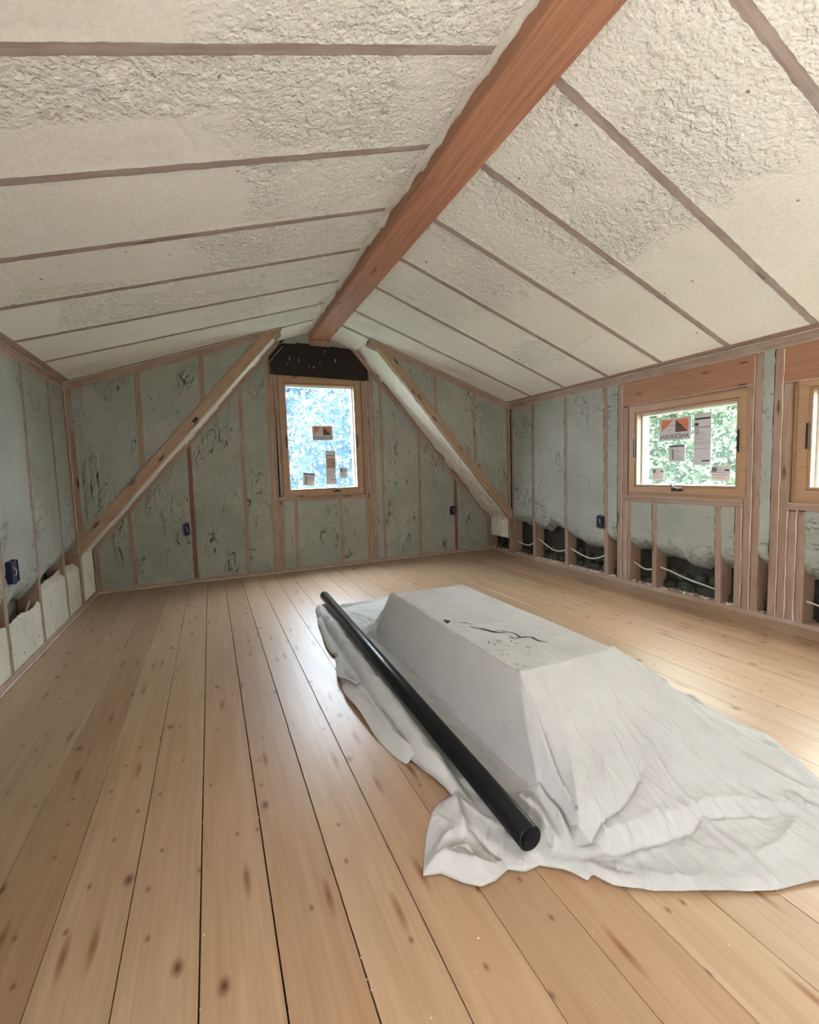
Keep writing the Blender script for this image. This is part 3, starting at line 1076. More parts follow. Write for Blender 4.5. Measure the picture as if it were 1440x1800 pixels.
# foam crumbs in the cavities and on the floor: one countless litter
def crumbs(name, pts, smin, smax, m):
    vs, fs = [], []
    for (x, y, z) in pts:
        k = len(vs)
        s_ = random.uniform(smin, smax)
        a = random.uniform(0, 6.3)
        dx, dy = math.cos(a) * s_, math.sin(a) * s_
        q = random.uniform(.3, .7)
        vs += [(x + dx, y + dy, z), (x - dy * q, y + dx * q, z), (x - dx, y - dy, z), (x + dy * q, y - dx * q, z),
               (x + dx * .3, y + dy * .3, z + s_ * .8), (x - dx * .4, y - dy * .2, z + s_ * .6)]
        fs += [(k, k + 1, k + 4), (k + 1, k + 2, k + 5), (k + 1, k + 5, k + 4), (k + 2, k + 3, k + 5), (k + 3, k, k + 4), (k + 3, k + 4, k + 5), (k, k + 3, k + 2, k + 1)]
    return mesh(name, vs, fs, m)


pp = []
for (ya, yb_, n) in ((5.20, 5.60, 25), (4.57, 5.12, 60), (3.93, 4.50, 60), (3.75, 3.86, 30), (3.31, 3.55, 16), (2.67, 3.24, 30), (2.50, 2.62, 12), (2.24, 2.31, 6), (5.8, 6.22, 20)):
    pp += [(XR + random.uniform(-.005, .05), random.uniform(ya, yb_), .042) for _ in range(n)]
cr = tag(crumbs('foam_litter', pp, .006, .019, M['debris']), 'pale foam crumbs lying on the bottom plate of the right wall', 'debris', kind='stuff')
pp = []
for _ in range(60):
    pp.append((random.uniform(-.9, 2.6), random.uniform(.6, 3.6), .0005))
for q in ((.62, 1.80), (.45, 2.35), (.56, 2.2), (.1, 2.2), (.9, .9), (1.2, .72), (.55, .95), (.60, 1.02)):
    pp.append((*q, .0005))
for i in range(60):
    pp.append((random.choice((J0, J0 + PW, J0 + 2 * PW)) + random.uniform(-.004, .004), random.uniform(.7, 3.5), -.0005))
fc = tag(crumbs('floor_litter', pp, .0015, .0048, M['debris']), 'tiny foam crumbs scattered over the pine boards', 'debris', kind='stuff')


# ------------------------------------------------------------------ windows
def clear_labels(par, T_, items):
    pass


def text_mesh(body, size):
    cu = bpy.data.curves.new('t', 'FONT')
    cu.body = body
    cu.size = size
    cu.align_x = 'CENTER'
    cu.align_y = 'CENTER'
    cu.extrude = .0003
    o = bpy.data.objects.new('t', cu)
    C.objects.link(o)
    dg = bpy.context.evaluated_depsgraph_get()
    me = bpy.data.meshes.new_from_object(o.evaluated_get(dg))
    bpy.data.objects.remove(o)
    return me


def window(name, T_, W, H, glass, stickers, hinge, label):
    """T_: local frame, x along the wall (left to right seen from inside), y outwards, z up; origin = lower left corner of the sash opening on the wall face"""
    def bx(n, b, m, par):
        o = boxes(n, b, m, par)
        return o
    root = boxes(name, [(-.11, 0, .02, .17, -.115, H + .105), (W, W + .11, .02, .17, -.115, H + .105), (0, W, .02, .17, -.115, 0), (0, W, .02, .17, H, H + .105)], M['frame'])
    root.matrix_world = T_
    tag(root, label, kind='structure')
    fw = .062
    # interior stops: four boards with a step
    for n, b in (('frame_board', (-.072, -.008, -.004, .05, -.07, H + .07)), ('frame_board', (W + .008, W + .072, -.004, .05, -.07, H + .07)),
                 ('frame_board', (-.008, W + .008, -.002, .05, -.07, -.010)), ('frame_board', (-.008, W + .008, -.002, .05, H + .010, H + .07))):
        bx(n, [b], M['frame'], root)
    # dark strips stand in for the shaded reveal gap, then the white exterior track
    tr = bx('gap_shade_strip', [(0.0, .012, .062, .074, 0, H), (W - .012, W, .062, .074, 0, H), (.012, W - .012, .062, .074, H - .014, H), ], M['blackm'], root)
    sash = bx('sash', [(-.006, .016, .006, .060, -.004, H + .004), (W - .016, W + .006, .006, .060, -.004, H + .004), (.016, W - .016, .006, .060, -.004, .012), (.016, W - .016, .006, .060, H - .016, H + .004)], M['frame'], root)
    ex = bx('outer_track', [(0, .03, .076, .165, 0, H), (W - .03, W, .076, .165, 0, H), (.03, W - .03, .076, .165, 0, .012), (.03, W - .03, .076, .165, H - .03, H)], M['white'], root)
    gl = bx('glass_pane', [(.016, W - .016, .080, .084, .012, H - .016)], glass, root)
    # crank handle folded on the sill rail
    hx = hinge
    hb = bx('crank_base', [(hx - .055, hx + .055, -.022, -.002, -.045, -.012)], M['blackm'], root)
    bpy.context.view_layer.objects.active = hb
    bv = hb.modifiers.new('b', 'BEVEL')
    bv.width = .008
    bv.segments = 2
    hn = tube('crank_handle', [(hx + .03, -.028, -.025), (hx - .01, -.034, -.012), (hx - .035, -.036, .008), (hx - .045, -.034, .028)], .007, M['blackm'], hb, 6)
    for lx in (-.006, W + .006):
        lk = bx('sash_lock', [(lx - .008, lx + .008, -.014, .006, H * .40, H * .40 + .19 * (1 if H < 1 else .9))], M['blackm'], root)
    for (x0, x1, z0, z1, kind, tilt) in stickers:
        st = bx('sticker', [(-(x1 - x0) / 2, (x1 - x0) / 2, 0, .0012, -(z1 - z0) / 2, (z1 - z0) / 2)], M['paper'], root)
        st.matrix_local = Matrix.Translation(((x0 + x1) / 2, .0775, (z0 + z1) / 2)) @ Matrix.Rotation(tilt, 4, 'Y')
        w, h = x1 - x0, z1 - z0
        sub = lambda n, b, m: boxes(n, b, m, st)

        def poly(n, pts, m):
            k = len(pts)
            v = [(a * w - w / 2, -.0010, c * h - h / 2) for a, c in pts] + [(a * w - w / 2, -.0002, c * h - h / 2) for a, c in pts]
            return mesh(n, v, [tuple(range(k)), tuple(range(2 * k - 1, k - 1, -1))] + [(i, i + k, (i + 1) % k + k, (i + 1) % k) for i in range(k)], m, st)
        rect = lambda n, a, b, c, d, m: poly(n, [(a, c), (b, c), (b, d), (a, d)], m)
        if kind == 'logo':
            st['label'] = 'sticker with an orange and brown emblem and mirrored lettering'
            poly('emblem', [(.08, .40), (.08, .93), (.47, .93)], M['orange'])
            poly('emblem', [(.53, .93), (.92, .93), (.92, .36)], M['orange'])
            poly('emblem', [(.53, .93), (.92, .36), (.53, .36)], M['brown'])
            rect('emblem_line', .06, .94, .655, .672, M['ink'])
            me = text_mesh('ANDERSEN', .175 * w * 1.02)
            o = link('lettering', me, M['ink'], st)
            o.matrix_local = Matrix(((-1, 0, 0, 0), (0, 0, 1, -.0012), (0, 1, 0, -h * .335), (0, 0, 0, 1)))
            me = text_mesh('97', .075 * w)
            o = link('lettering', me, M['grey'], st)
            o.matrix_local = Matrix(((-1, 0, 0, -w * .14), (0, 0, 1, -.0012), (0, 1, 0, -h * .03), (0, 0, 0, 1)))
        elif kind == 'photo':
            rect('print_bar', .05, .9, .84, .86, M['ink'])
            rect('photo_print', .1, .95, .48, .78, M['photo'])
            rect('print_bar', .62, .78, .60, .63, M['ink'])
            rect('print_bar', .05, .22, .78, .81, M['orange'])
            for i in range(6):
                rect('print_line', .1, .95, .08 + .06 * i, .086 + .06 * i, M['grey'])
            rect('print_bar', .5, .95, .12, .135, M['ink'])
        elif kind == 'small':
            rect('print_bar', .05, .95, .88, .96, M['ink'])
            for i in range(6):
                rect('print_line', .08, random.uniform(.4, .95), .12 + .11 * i, .145 + .11 * i, M['grey'])
            rect('print_bar', .22, .3, .1, .75, M['grey'])
        elif kind == 'tall':
            rect('print_bar', .04, .96, .88, .915, M['ink'])
            rect('print_bar', .04, .26, .76, .82, M['ink'])
            for zz in (.73, .72, .44, .40, .31):
                rect('print_line', .02, .98, zz, zz + .006, M['ink'])
            for i in range(5):
                rect('print_line', .08, random.uniform(.5, .93), .49 + .035 * i, .496 + .035 * i, M['grey'])
            me = text_mesh('ID', .30 * w)
            o = link('lettering', me, M['ink'], st)
            o.matrix_local = Matrix(((0, 1, 0, -w * .33), (0, 0, 1, -.0012), (1, 0, 0, h * .15), (0, 0, 0, 1)))
            rect('print_bar', .5, .96, .06, .085, M['ink'])
        else:
            for i in range(4):
                rect('print_line', .06, random.uniform(.5, .9), .2 + .18 * i, .23 + .18 * i, M['grey'])
            rect('print_bar', .04, .3, .62, .9, M['grey'])
            rect('print_bar', .72, .96, .66, .76, M['ink'])
    return root


TW1 = Matrix.Translation((.966, Y1, 1.086))
X0 = .966
s1 = [(1.325 - X0, 1.605 - X0, .665, .862, 'logo', 0), (1.487 - X0, 1.625 - X0, .06, .525, 'photo', .02), (1.165 - X0, 1.325 - X0, .055, .225, 'small', .10), (1.685 - X0, 1.785 - X0, .14, .285, 'misc', .03)]
window('window_1', TW1, .958, 1.402, M['glass_blue'], s1, .645, 'tall gable window with pine frame, filmed glass and factory stickers')
# right wall: local x runs towards -y
def TR(yl):
    return Matrix(((0, 1, 0, XR), (-1, 0, 0, yl), (0, 0, 1, 1.063), (0, 0, 0, 1)))


Y3 = 3.514
s2 = [(Y3 - 3.300, Y3 - 2.965, .44, .655, 'logo', 0), (Y3 - 2.935, Y3 - 2.775, .20, .665, 'tall', 0), (Y3 - 3.19, Y3 - 3.02, .235, .395, 'small', 0), (Y3 - 2.765, Y3 - 2.60, .05, .185, 'misc', 0), (Y3 - 3.37, Y3 - 3.24, .055, .175, 'misc', 0)]
window('window_2', TR(3.514), 1.018, .738, M['glass_cyan'], s2, .48, 'wide right-wall window with five factory stickers on its glass')
window('window_3', TR(1.995), 1.015, .738, M['glass_cyan'], [(.3, .62, .44, .655, 'logo', 0)], .48, 'right-wall window cut off by the frame edge')
window('window_4', TR(-.4), 1.0, .738, M['glass_cyan'], [], .48, 'right-wall window behind the camera')


# ------------------------------------------------------------------ outlet boxes
def outlet(loc, nrm, label, w=.075, h=.135, bright=False):
    z = Vector((0, 0, 1))
    n = Vector(nrm)
    x = z.cross(n)
    root = bpy.data.objects.new('outlet_box', None)
    C.objects.link(root)
    root.matrix_world = Matrix(((x.x, z.x, n.x, loc[0] + n.x * .014), (x.y, z.y, n.y, loc[1] + n.y * .014), (x.z, z.z, n.z, loc[2]), (0, 0, 0, 1)))
    t = .006
    boxes('box_shell', [(-w / 2, -w / 2 + t, -h / 2, h / 2, -.05, .014), (w / 2 - t, w / 2, -h / 2, h / 2, -.05, .014), (-w / 2 + t, w / 2 - t, -h / 2, -h / 2 + t, -.05, .014), (-w / 2 + t, w / 2 - t, h / 2 - t, h / 2, -.05, .014), (-w / 2 + t, w / 2 - t, -h / 2 + t, h / 2 - t, -.05, .008)], M['navy'], root)
    for s_ in (-1, 1):
        boxes('mounting_ear', [(-.012, .012, min(s_ * h / 2, s_ * (h / 2 + .01)), max(s_ * h / 2, s_ * (h / 2 + .01)), -.002, .012)], M['navy'], root)
    tube('wire', [(-.008, -.03, .0), (.012, -.022, .014), (.010, .008, .016), (-.010, .024, .014), (-.012, .034, .005)], .0028, M['wire'], root, 6)
    tag(root, label, 'electrical box', 'blue outlet boxes on the studs')
    return root


outlet((-.298, Y1 - .004, .675), (0, -1, 0), 'dark blue outlet box left of the dark red stud on the gable wall', .07, .14)
outlet((3.402, Y1 - .004, .665), (0, -1, 0), 'dark blue outlet box on the gable wall below the right diagonal brace', .07, .125)
outlet((XR - .002, 3.965, .645), (-1, 0, 0), 'dark blue outlet box on the right wall next to the window', .08, .135)
outlet((XL + .002, 3.93, .705), (1, 0, 0), 'blue outlet box on the left wall at the frame edge', .12, .15, True)

# ------------------------------------------------------------------ drop cloth over a long low box
poly = [(.93, 4.36), (.84, 4.30), (.815, 4.10), (.80, 3.9), (.775, 3.6), (.73, 3.3), (.74, 3.1), (.70, 2.9), (.665, 2.7), (.672, 2.5), (.715, 2.4), (.70, 2.2), (.70, 2.0), (.74, 1.86), (.765, 1.75), (.80, 1.60), (.80, 1.515), (.74, 1.525), (.69, 1.49),
        (.62, 1.40), (.545, 1.26), (.60, 1.245), (.645, 1.185), (.69, 1.145), (.74, 1.145), (.80, 1.165), (.845, 1.135), (.90, 1.135), (.96, 1.09), (1.00, 1.025), (1.03, 1.035), (1.06, .98), (1.15, .915), (1.30, .84),
        (1.47, .765), (1.65, .72), (1.86, .74), (2.04, .83), (2.15, .955), (2.25, 1.12), (2.31, 1.25), (2.285, 1.36), (2.33, 1.50), (2.30, 1.66), (2.17, 1.80), (2.08, 2.0), (2.02, 2.3), (1.95, 2.8), (1.90, 3.3), (1.86, 3.7), (1.82, 4.1), (1.66, 4.37), (1.4, 4.31), (1.15, 4.30)]
PL = np.array(poly)


def seg_dist(px, py, pts, closed=False):
    """distance to a polyline and the fraction along it"""
    best = np.full(px.shape, 1e9)
    frac = np.zeros(px.shape)
    bx, by = np.zeros(px.shape), np.zeros(px.shape)
    n = len(pts)
    segs = [(pts[i], pts[(i + 1) % n]) for i in range(n if closed else n - 1)]
    tot = sum(math.hypot(b[0] - a[0], b[1] - a[1]) for a, b in segs)
    acc = 0
    for a, b in segs:
        dx, dy = b[0] - a[0], b[1] - a[1]
        l2 = dx * dx + dy * dy
        t = np.clip(((px - a[0]) * dx + (py - a[1]) * dy) / l2, 0, 1)
        cx, cy = a[0] + t * dx, a[1] + t * dy
        d = np.hypot(px - cx, py - cy)
        m_ = d < best
        best = np.where(m_, d, best)
        frac = np.where(m_, (acc + t * math.sqrt(l2)) / tot, frac)
        bx = np.where(m_, cx, bx)
        by = np.where(m_, cy, by)
        acc += math.sqrt(l2)
    return best, frac, bx, by


def inside(px, py, pts):
    r = np.zeros(px.shape, bool)
    n = len(pts)
    for i in range(n):
        (x1, y1), (x2, y2) = pts[i], pts[(i + 1) % n]
        c = ((y1 > py) != (y2 > py)) & (px < (x2 - x1) * (py - y1) / (y2 - y1 + 1e-12) + x1)
        r ^= c
    return r


BX0, BX1, BY0, BY1, BH = 1.19, 1.745, 1.62, 3.10, .392
PR = .0435
pipe_a, pipe_b = (.895, 1.17), (.985, 4.56)


def pipe_x(y):
    return pipe_a[0] + (y - pipe_a[1]) * (pipe_b[0] - pipe_a[0]) / (pipe_b[1] - pipe_a[1])


# crease: (points, height, half width, sharpness) positive = ridge
CR = [
    ([(1.19, 1.62), (1.135, 1.50), (1.09, 1.36), (1.075, 1.24), (1.03, 1.13)], .035, .022),
    ([(1.22, 1.60), (1.18, 1.45), (1.14, 1.32), (1.10, 1.22), (1.05, 1.14)], -.018, .02),
    ([(1.27, 1.58), (1.24, 1.42), (1.19, 1.30), (1.13, 1.20), (1.06, 1.13)], .020, .018),
    ([(1.32, 1.50), (1.28, 1.36), (1.22, 1.25), (1.14, 1.17)], .016, .016),
    ([(1.29, 1.40), (1.24, 1.27), (1.17, 1.18)], -.014, .013),
    ([(1.40, 1.42), (1.33, 1.28), (1.24, 1.17)], .014, .018),
    ([(1.05, 1.13), (1.16, 1.135), (1.27, 1.15), (1.40, 1.19), (1.5, 1.24)], -.022, .016),
    ([(1.04, 1.085), (1.15, 1.055), (1.28, 1.035), (1.44, 1.01), (1.52, 1.02)], -.030, .015),
    ([(1.08, 1.11), (1.22, 1.09), (1.36, 1.085), (1.50, 1.06)], .010, .028),
    ([(1.52, 1.03), (1.60, 1.00), (1.70, .97), (1.80, .93)], -.016, .014),
    ([(1.48, 1.06), (1.60, 1.05), (1.73, 1.01), (1.84, .95), (1.93, .92)], .012, .022),
    ([(1.56, 1.30), (1.53, 1.20), (1.49, 1.13)], .016, .014),
    ([(1.60, 1.28), (1.56, 1.18)], -.012, .013),
    ([(1.80, 1.24), (1.82, 1.10), (1.83, .96)], -.012, .016),
    ([(1.745, 1.62), (1.80, 1.42), (1.88, 1.22), (1.95, 1.05), (2.02, .92)], .018, .03),
    ([(1.60, 1.60), (1.62, 1.42), (1.66, 1.24), (1.68, 1.10)], .010, .025),
    ([(1.48, 1.58), (1.46, 1.42), (1.47, 1.26)], .008, .022),
    ([(1.745, 1.62), (1.92, 1.50), (2.06, 1.38), (2.17, 1.26)], .022, .028),
    ([(1.80, 1.66), (1.97, 1.60), (2.12, 1.50), (2.22, 1.42)], -.014, .02),
    ([(1.90, 1.74), (2.05, 1.66), (2.20, 1.57), (2.28, 1.48)], .030, .028),
    ([(2.16, 1.42), (2.24, 1.36)], -.025, .022),
    ([(2.0, 1.22), (2.10, 1.12), (2.16, 1.04)], .022, .02),
    ([(1.92, 1.16), (2.02, 1.04), (2.10, .96)], -.014, .016),
    ([(1.93, .98), (1.92, .90), (1.95, .86)], .020, .014),
    ([(1.96, .98), (1.955, .90), (1.98, .86)], -.012, .012),
    ([(1.55, .86), (1.66, .85), (1.78, .87), (1.86, .90)], .010, .03),
    ([(1.15, .98), (1.24, .91), (1.34, .87)], .006, .02),
    ([(1.04, 1.08), (1.06, 1.02), (1.09, .96)], .014, .014),
    ([(1.045, 1.07), (1.10, 1.02), (1.15, .98)], -.010, .010),
    # far left tent
    ([(1.19, 3.10), (1.13, 3.25), (1.06, 3.40)], .06, .024),
    ([(1.21, 3.12), (1.16, 3.32), (1.10, 3.50)], -.035, .02),
    ([(1.24, 3.14), (1.19, 3.36), (1.14, 3.60)], .045, .02),
    ([(1.30, 3.55), (1.2, 3.8), (1.1, 4.1)], .012, .03),
    ([(.99, 4.25), (1.3, 4.27), (1.62, 4.34)], .022, .02),
    # left flap by the pipe end
    ([(.79, 1.50), (.755, 1.40), (.745, 1.33)], .030, .016),
    ([(.77, 1.33), (.78, 1.24), (.80, 1.18)], -.018, .012),
    ([(.745, 1.33), (.70, 1.32), (.64, 1.30)], -.020, .016),
    ([(.72, 1.36), (.66, 1.34), (.60, 1.28)], .016, .020),
    ([(.565, 1.27), (.63, 1.27), (.70, 1.21), (.76, 1.18)], .016, .016),
    ([(.80, 1.17), (.87, 1.13), (.95, 1.10), (1.02, 1.08)], .007, .014),
    ([(.99, 1.42), (1.015, 1.28), (1.00, 1.17), (.96, 1.14)], .030, .020),
    ([(.95, 1.13), (.975, 1.15), (.985, 1.19)], -.012, .012),
    # wrinkles between pipe and box
    ([(1.00, 2.0), (1.04, 1.9), (1.09, 1.82)], .012, .016),
    ([(1.02, 2.6), (1.06, 2.5), (1.11, 2.45)], .012, .016),
    ([(1.02, 3.1), (1.05, 3.0), (1.11, 2.9)], .014, .018),
]


def cloth_h(x, y):
    t = 1e-9
    dl = np.maximum(0, (BX0 - x) / .095)
    wr_ = .20 + .34 * sstep(2.5, 1.5, y)
    dr = np.maximum(0, (x - BX1) / wr_)
    dn = np.maximum(0, (BY0 - y) / (.62 + .10 * sstep(1.3, 1.9, x)))
    df = np.maximum(0, (y - BY1) / .42)
    px = np.maximum(dl, dr)
    py = np.maximum(dn, df)
    d = (px ** 2.6 + py ** 2.6) ** (1 / 2.6)
    # left face is steep only beside the box; around the front corner it fans out
    g = np.clip(1 - d, 0, 1)
    dd = np.clip(d, 0, 1)
    prof = 1 - dd - .10 * np.sin(math.pi * dd) * (dn > dl)
    h = BH * np.clip(prof, 0, 1)
    h = np.where(d < 1, np.maximum(h, .0), 0)
    # soft sag of the top between the edges
    inb = (px == 0) & (py == 0)
    h = h - np.where(inb, .006 * (np.abs(vn(x, y, 3.5, 4)) * 2), 0)
    base = .012 + .010 * (fbm(x, y, 4.5, 3, 71) + .35) * sstep(0, .2, dl + dr + dn + df)
    h = np.maximum(h, 0) + base
    # folds, sharpened
    for pts, a, w in CR:
        x0, x1 = min(q[0] for q in pts) - .12, max(q[0] for q in pts) + .12
        y0, y1 = min(q[1] for q in pts) - .12, max(q[1] for q in pts) + .12
        m_ = (x > x0) & (x < x1) & (y > y0) & (y < y1)
        if not m_.any():
            continue
        d_, fr, _, _ = seg_dist(x[m_], y[m_], pts)
        tap = np.clip(np.minimum(fr, 1 - fr) * 5, 0, 1) * .75 + .25
        h[m_] += 1.35 * a * tap * np.exp(-(d_ / (w * .85)) ** 1.15)
    # rolled bundle left of the pipe, ribbon edge further left
    side = pipe_x(y) - x
    m1 = sstep(1.35, 1.75, y) * sstep(4.42, 4.25, y)
    rad = .048 + .010 * vn(y, y * 0, 4, 9)
    q = (side - .108 - .012 * vn(y, y * 0, 2.5, 3)) / rad
    h += m1 * .058 * np.sqrt(np.clip(1 - q * q, 0, 1)) * (1 + .5 * vn(x, y, 11, 8))
    q2 = (side - .205 - .03 * vn(y, y * 0, 2.2, 13)) / .028
    h += m1 * .030 * np.exp(-q2 * q2) * (1 + vn(x, y, 8, 28))
    # groove under the pipe
    hp = .022
    k = np.exp(-(side / .050) ** 4) * sstep(1.11, 1.15, y)
    h = h * (1 - k) + np.minimum(h, hp) * k
    # general fabric wrinkling
    h += .0055 * fbm(x, y, 9, 3, 33) + .0022 * vn(x * 1.4, y * .6, 34, 35)
    st = np.abs(vn(x * 2.2 + y * .8, y * .5, 5, 77))
    h += .006 * sstep(.12, 0, st) * sstep(0, .4, dn + dl + dr)
    # drag lines fanning out from the near right corner of the box
    an = np.arctan2(x - 1.62, 2.05 - y)
    rr_ = np.hypot(x - 1.62, 2.05 - y)
    fan = np.abs(vn(an * 7 + 3, rr_ * .9, 1.0, 81)) 
    h += .014 * (sstep(.16, 0, fan) - .3) * sstep(.05, .5, dn) * sstep(2.2, 1.0, dn)
    fan2 = np.abs(vn(an * 16 + 9, rr_ * 1.6, 1.0, 83))
    h += .006 * sstep(.14, 0, fan2) * sstep(.1, .6, dn) * sstep(2.0, 1.1, dn)
    return np.maximum(h, .004)


def build_cloth():
    # graded grid: finer near the camera
    xs = np.unique(np.concatenate([np.linspace(.53, .95, 60), np.linspace(.95, 1.06, 16), np.linspace(1.06, 1.20, 42), np.linspace(1.20, 2.36, 190)]))
    ys = np.unique(np.concatenate([np.linspace(.70, 1.70, 180), np.linspace(1.70, 2.8, 110), np.linspace(2.8, 4.42, 110)]))
    X, Y = np.meshgrid(xs, ys, indexing='ij')
    ins = inside(X, Y, poly)
    # wavy hem
    d, fr, bx, by = seg_dist(X, Y, poly, True)
    near = (~ins) & (d < .016)
    cellkeep = ins
    Z = cloth_h(X, Y)
    # snap outside vertices of border cells onto the outline
    q = ins[:-1, :-1] | ins[1:, :-1] | ins[:-1, 1:] | ins[1:, 1:]
    need = np.zeros_like(ins)
    need[:-1, :-1] |= q
    need[1:, :-1] |= q
    need[:-1, 1:] |= q
    need[1:, 1:] |= q
    snap = need & ~ins
    X2, Y2 = np.where(snap, bx, X), np.where(snap, by, Y)
    Z = cloth_h(X2, Y2)
    hem = np.clip(d / .03, 0, 1)
    lift = .010 * np.clip(fbm(X2, Y2, 7, 2, 90) + .1, 0, 1)
    Z = np.where(ins, Z * (.45 + .55 * hem) + lift * (1 - hem), np.minimum(Z, .012) * .5 + lift)
    idx = -np.ones(X.shape, int)
    idx[need] = np.arange(need.sum())
    V = np.stack([X2[need], Y2[need], Z[need]], -1)
    ii, jj = np.nonzero(q)
    F = np.stack([idx[ii, jj], idx[ii + 1, jj], idx[ii + 1, jj + 1], idx[ii, jj + 1]], -1)
    me = bpy.data.meshes.new('drop_cloth')
    me.vertices.add(len(V))
    me.vertices.foreach_set('co', V.reshape(-1).astype(np.float32))
    me.loops.add(F.size)
    me.loops.foreach_set('vertex_index', F.reshape(-1).astype(np.int32))
    me.polygons.add(len(F))
    me.polygons.foreach_set('loop_start', np.arange(0, F.size, 4, dtype=np.int32))
    me.polygons.foreach_set('loop_total', np.full(len(F), 4, dtype=np.int32))
    me.polygons.foreach_set('use_smooth', np.ones(len(F), dtype=bool))
    me.update(calc_edges=True)
    me.validate()
    o = link('drop_cloth', me, M['cloth'])
    so = o.modifiers.new('s', 'SOLIDIFY')
    so.thickness = .0025
    so.offset = 1
    return o


cloth = tag(build_cloth(), 'paint-spotted grey canvas drop cloth draped over a long low box', 'drop cloth')


def hz(x, y):
    return float(cloth_h(np.array([float(x)]), np.array([float(y)]))[0])


def smear(name, pts, w, m, label=None):
    """thin dried paint mark following the cloth"""
    vs, fs = [], []
    n = len(pts)
    P = []
    for i in range(n - 1):
        for k in range(4):
            t = k / 4
            P.append((pts[i][0] * (1 - t) + pts[i + 1][0] * t, pts[i][1] * (1 - t) + pts[i + 1][1] * t))
    P.append(pts[-1])
    n = len(P)
    for i, (x, y) in enumerate(P):
        a, b = P[max(i - 1, 0)], P[min(i + 1, n - 1)]
        dx, dy = b[0] - a[0], b[1] - a[1]
        l = math.hypot(dx, dy) + 1e-9
        ww = w * (.35 + .65 * math.sin(math.pi * (i + .5) / n)) * random.uniform(.6, 1.3)
        for sgn in (-1, 1):
            xx, yy = x - sgn * dy / l * ww, y + sgn * dx / l * ww
            vs.append((xx, yy, hz(xx, yy) + .0042))
    for i in range(n - 1):
        fs.append((2 * i, 2 * i + 1, 2 * i + 3, 2 * i + 2))
    o = mesh(name, vs, fs, m, cloth)
    if label:
        o['label'] = label
    return o


dk = M['paint_dark']
smear('paint_smear', [(1.225, 2.40), (1.235, 2.37), (1.215, 2.34)], .014, dk, 'dark green paint blot')
smear('paint_smear', [(1.30, 2.22), (1.34, 2.15), (1.38, 2.08), (1.43, 2.06)], .008, dk, 'dark green paint streak')
smear('paint_smear', [(1.36, 2.10), (1.42, 2.10), (1.46, 2.02), (1.45, 1.95), (1.41, 1.96), (1.42, 2.02)], .0035, dk)
smear('paint_smear', [(1.44, 1.97), (1.50, 1.93), (1.49, 1.86), (1.52, 1.83)], .006, dk)
smear('paint_smear', [(1.28, 2.33), (1.31, 2.30), (1.33, 2.25)], .003, dk)
for q in range(12):
    x, y = random.uniform(1.24, 1.42), random.uniform(1.72, 2.0)
    smear('paint_smear', [(x, y), (x + random.uniform(-.02, .02), y + random.uniform(-.03, .03))], .0025, dk)
for q in range(6):
    x, y = random.uniform(1.20, 1.26), random.uniform(1.64, 1.9)
    smear('paint_smear', [(x, y), (x + random.uniform(-.01, .01), y + .02)], .002, dk)
smear('paint_smear', [(1.165, 2.78), (1.17, 2.75)], .006, M['paint_red'], 'small red paint fleck')
smear('paint_smear', [(1.14, 2.35), (1.155, 2.30)], .004, M['paint_white'], 'white paint fleck')
smear('paint_smear', [(1.155, 2.06), (1.15, 2.02)], .004, M['paint_white'])
smear('paint_smear', [(.66, 1.285), (.69, 1.30), (.715, 1.28), (.72, 1.245)], .009, M['paint_white'], 'white dried caulk squiggle')
smear('paint_smear', [(.835, 1.16), (.84, 1.145)], .006, M['paint_white'])
smear('paint_smear', [(2.02, .97), (2.03, .94)], .006, M['paint_white'])
# loose ribbon of hem standing off the bundle
def ribbon(pts, wdt, name='hem_fold'):
    vs, fs = [], []
    for i, (x, y, z, tilt) in enumerate(pts):
        a, b = pts[max(i - 1, 0)], pts[min(i + 1, len(pts) - 1)]
        t = Vector((b[0] - a[0], b[1] - a[1], 0)).normalized()
        s = Vector((-t.y, t.x, 0))
        for k in range(5):
            q = k / 4 - .5
            p = Vector((x, y, z)) + s * math.cos(tilt) * q * wdt + Vector((0, 0, math.sin(tilt) * q * wdt + .012 * math.cos(q * math.pi)))
            vs.append(p)
    for i in range(len(pts) - 1):
        for k in range(4):
            a = i * 5 + k
            fs.append((a, a + 1, a + 6, a + 5))
    o = mesh(name, vs, fs, M['cloth'], cloth, True)
    so = o.modifiers.new('s', 'SOLIDIFY')
    so.thickness = .0025
    sb = o.modifiers.new('d', 'SUBSURF')
    sb.levels = sb.render_levels = 2
    return o


ribbon([(.735, 3.05, .03, -.1), (.715, 2.93, .04, .5), (.68, 2.80, .03, .3), (.672, 2.70, .035, -.5), (.70, 2.62, .05, -.9), (.735, 2.56, .045, -.2)], .055)
ribbon([(.69, 2.66, .03, .4), (.675, 2.52, .025, .1), (.695, 2.36, .03, -.1), (.70, 2.20, .03, .2), (.695, 2.06, .025, .5), (.715, 1.92, .03, .9), (.75, 1.80, .02, .4)], .085)
ribbon([(.80, 3.98, .03, .8), (.79, 3.80, .03, .3), (.765, 3.62, .03, .9), (.75, 3.45, .035, .1), (.735, 3.30, .03, .6), (.74, 3.15, .02, .2)], .05)

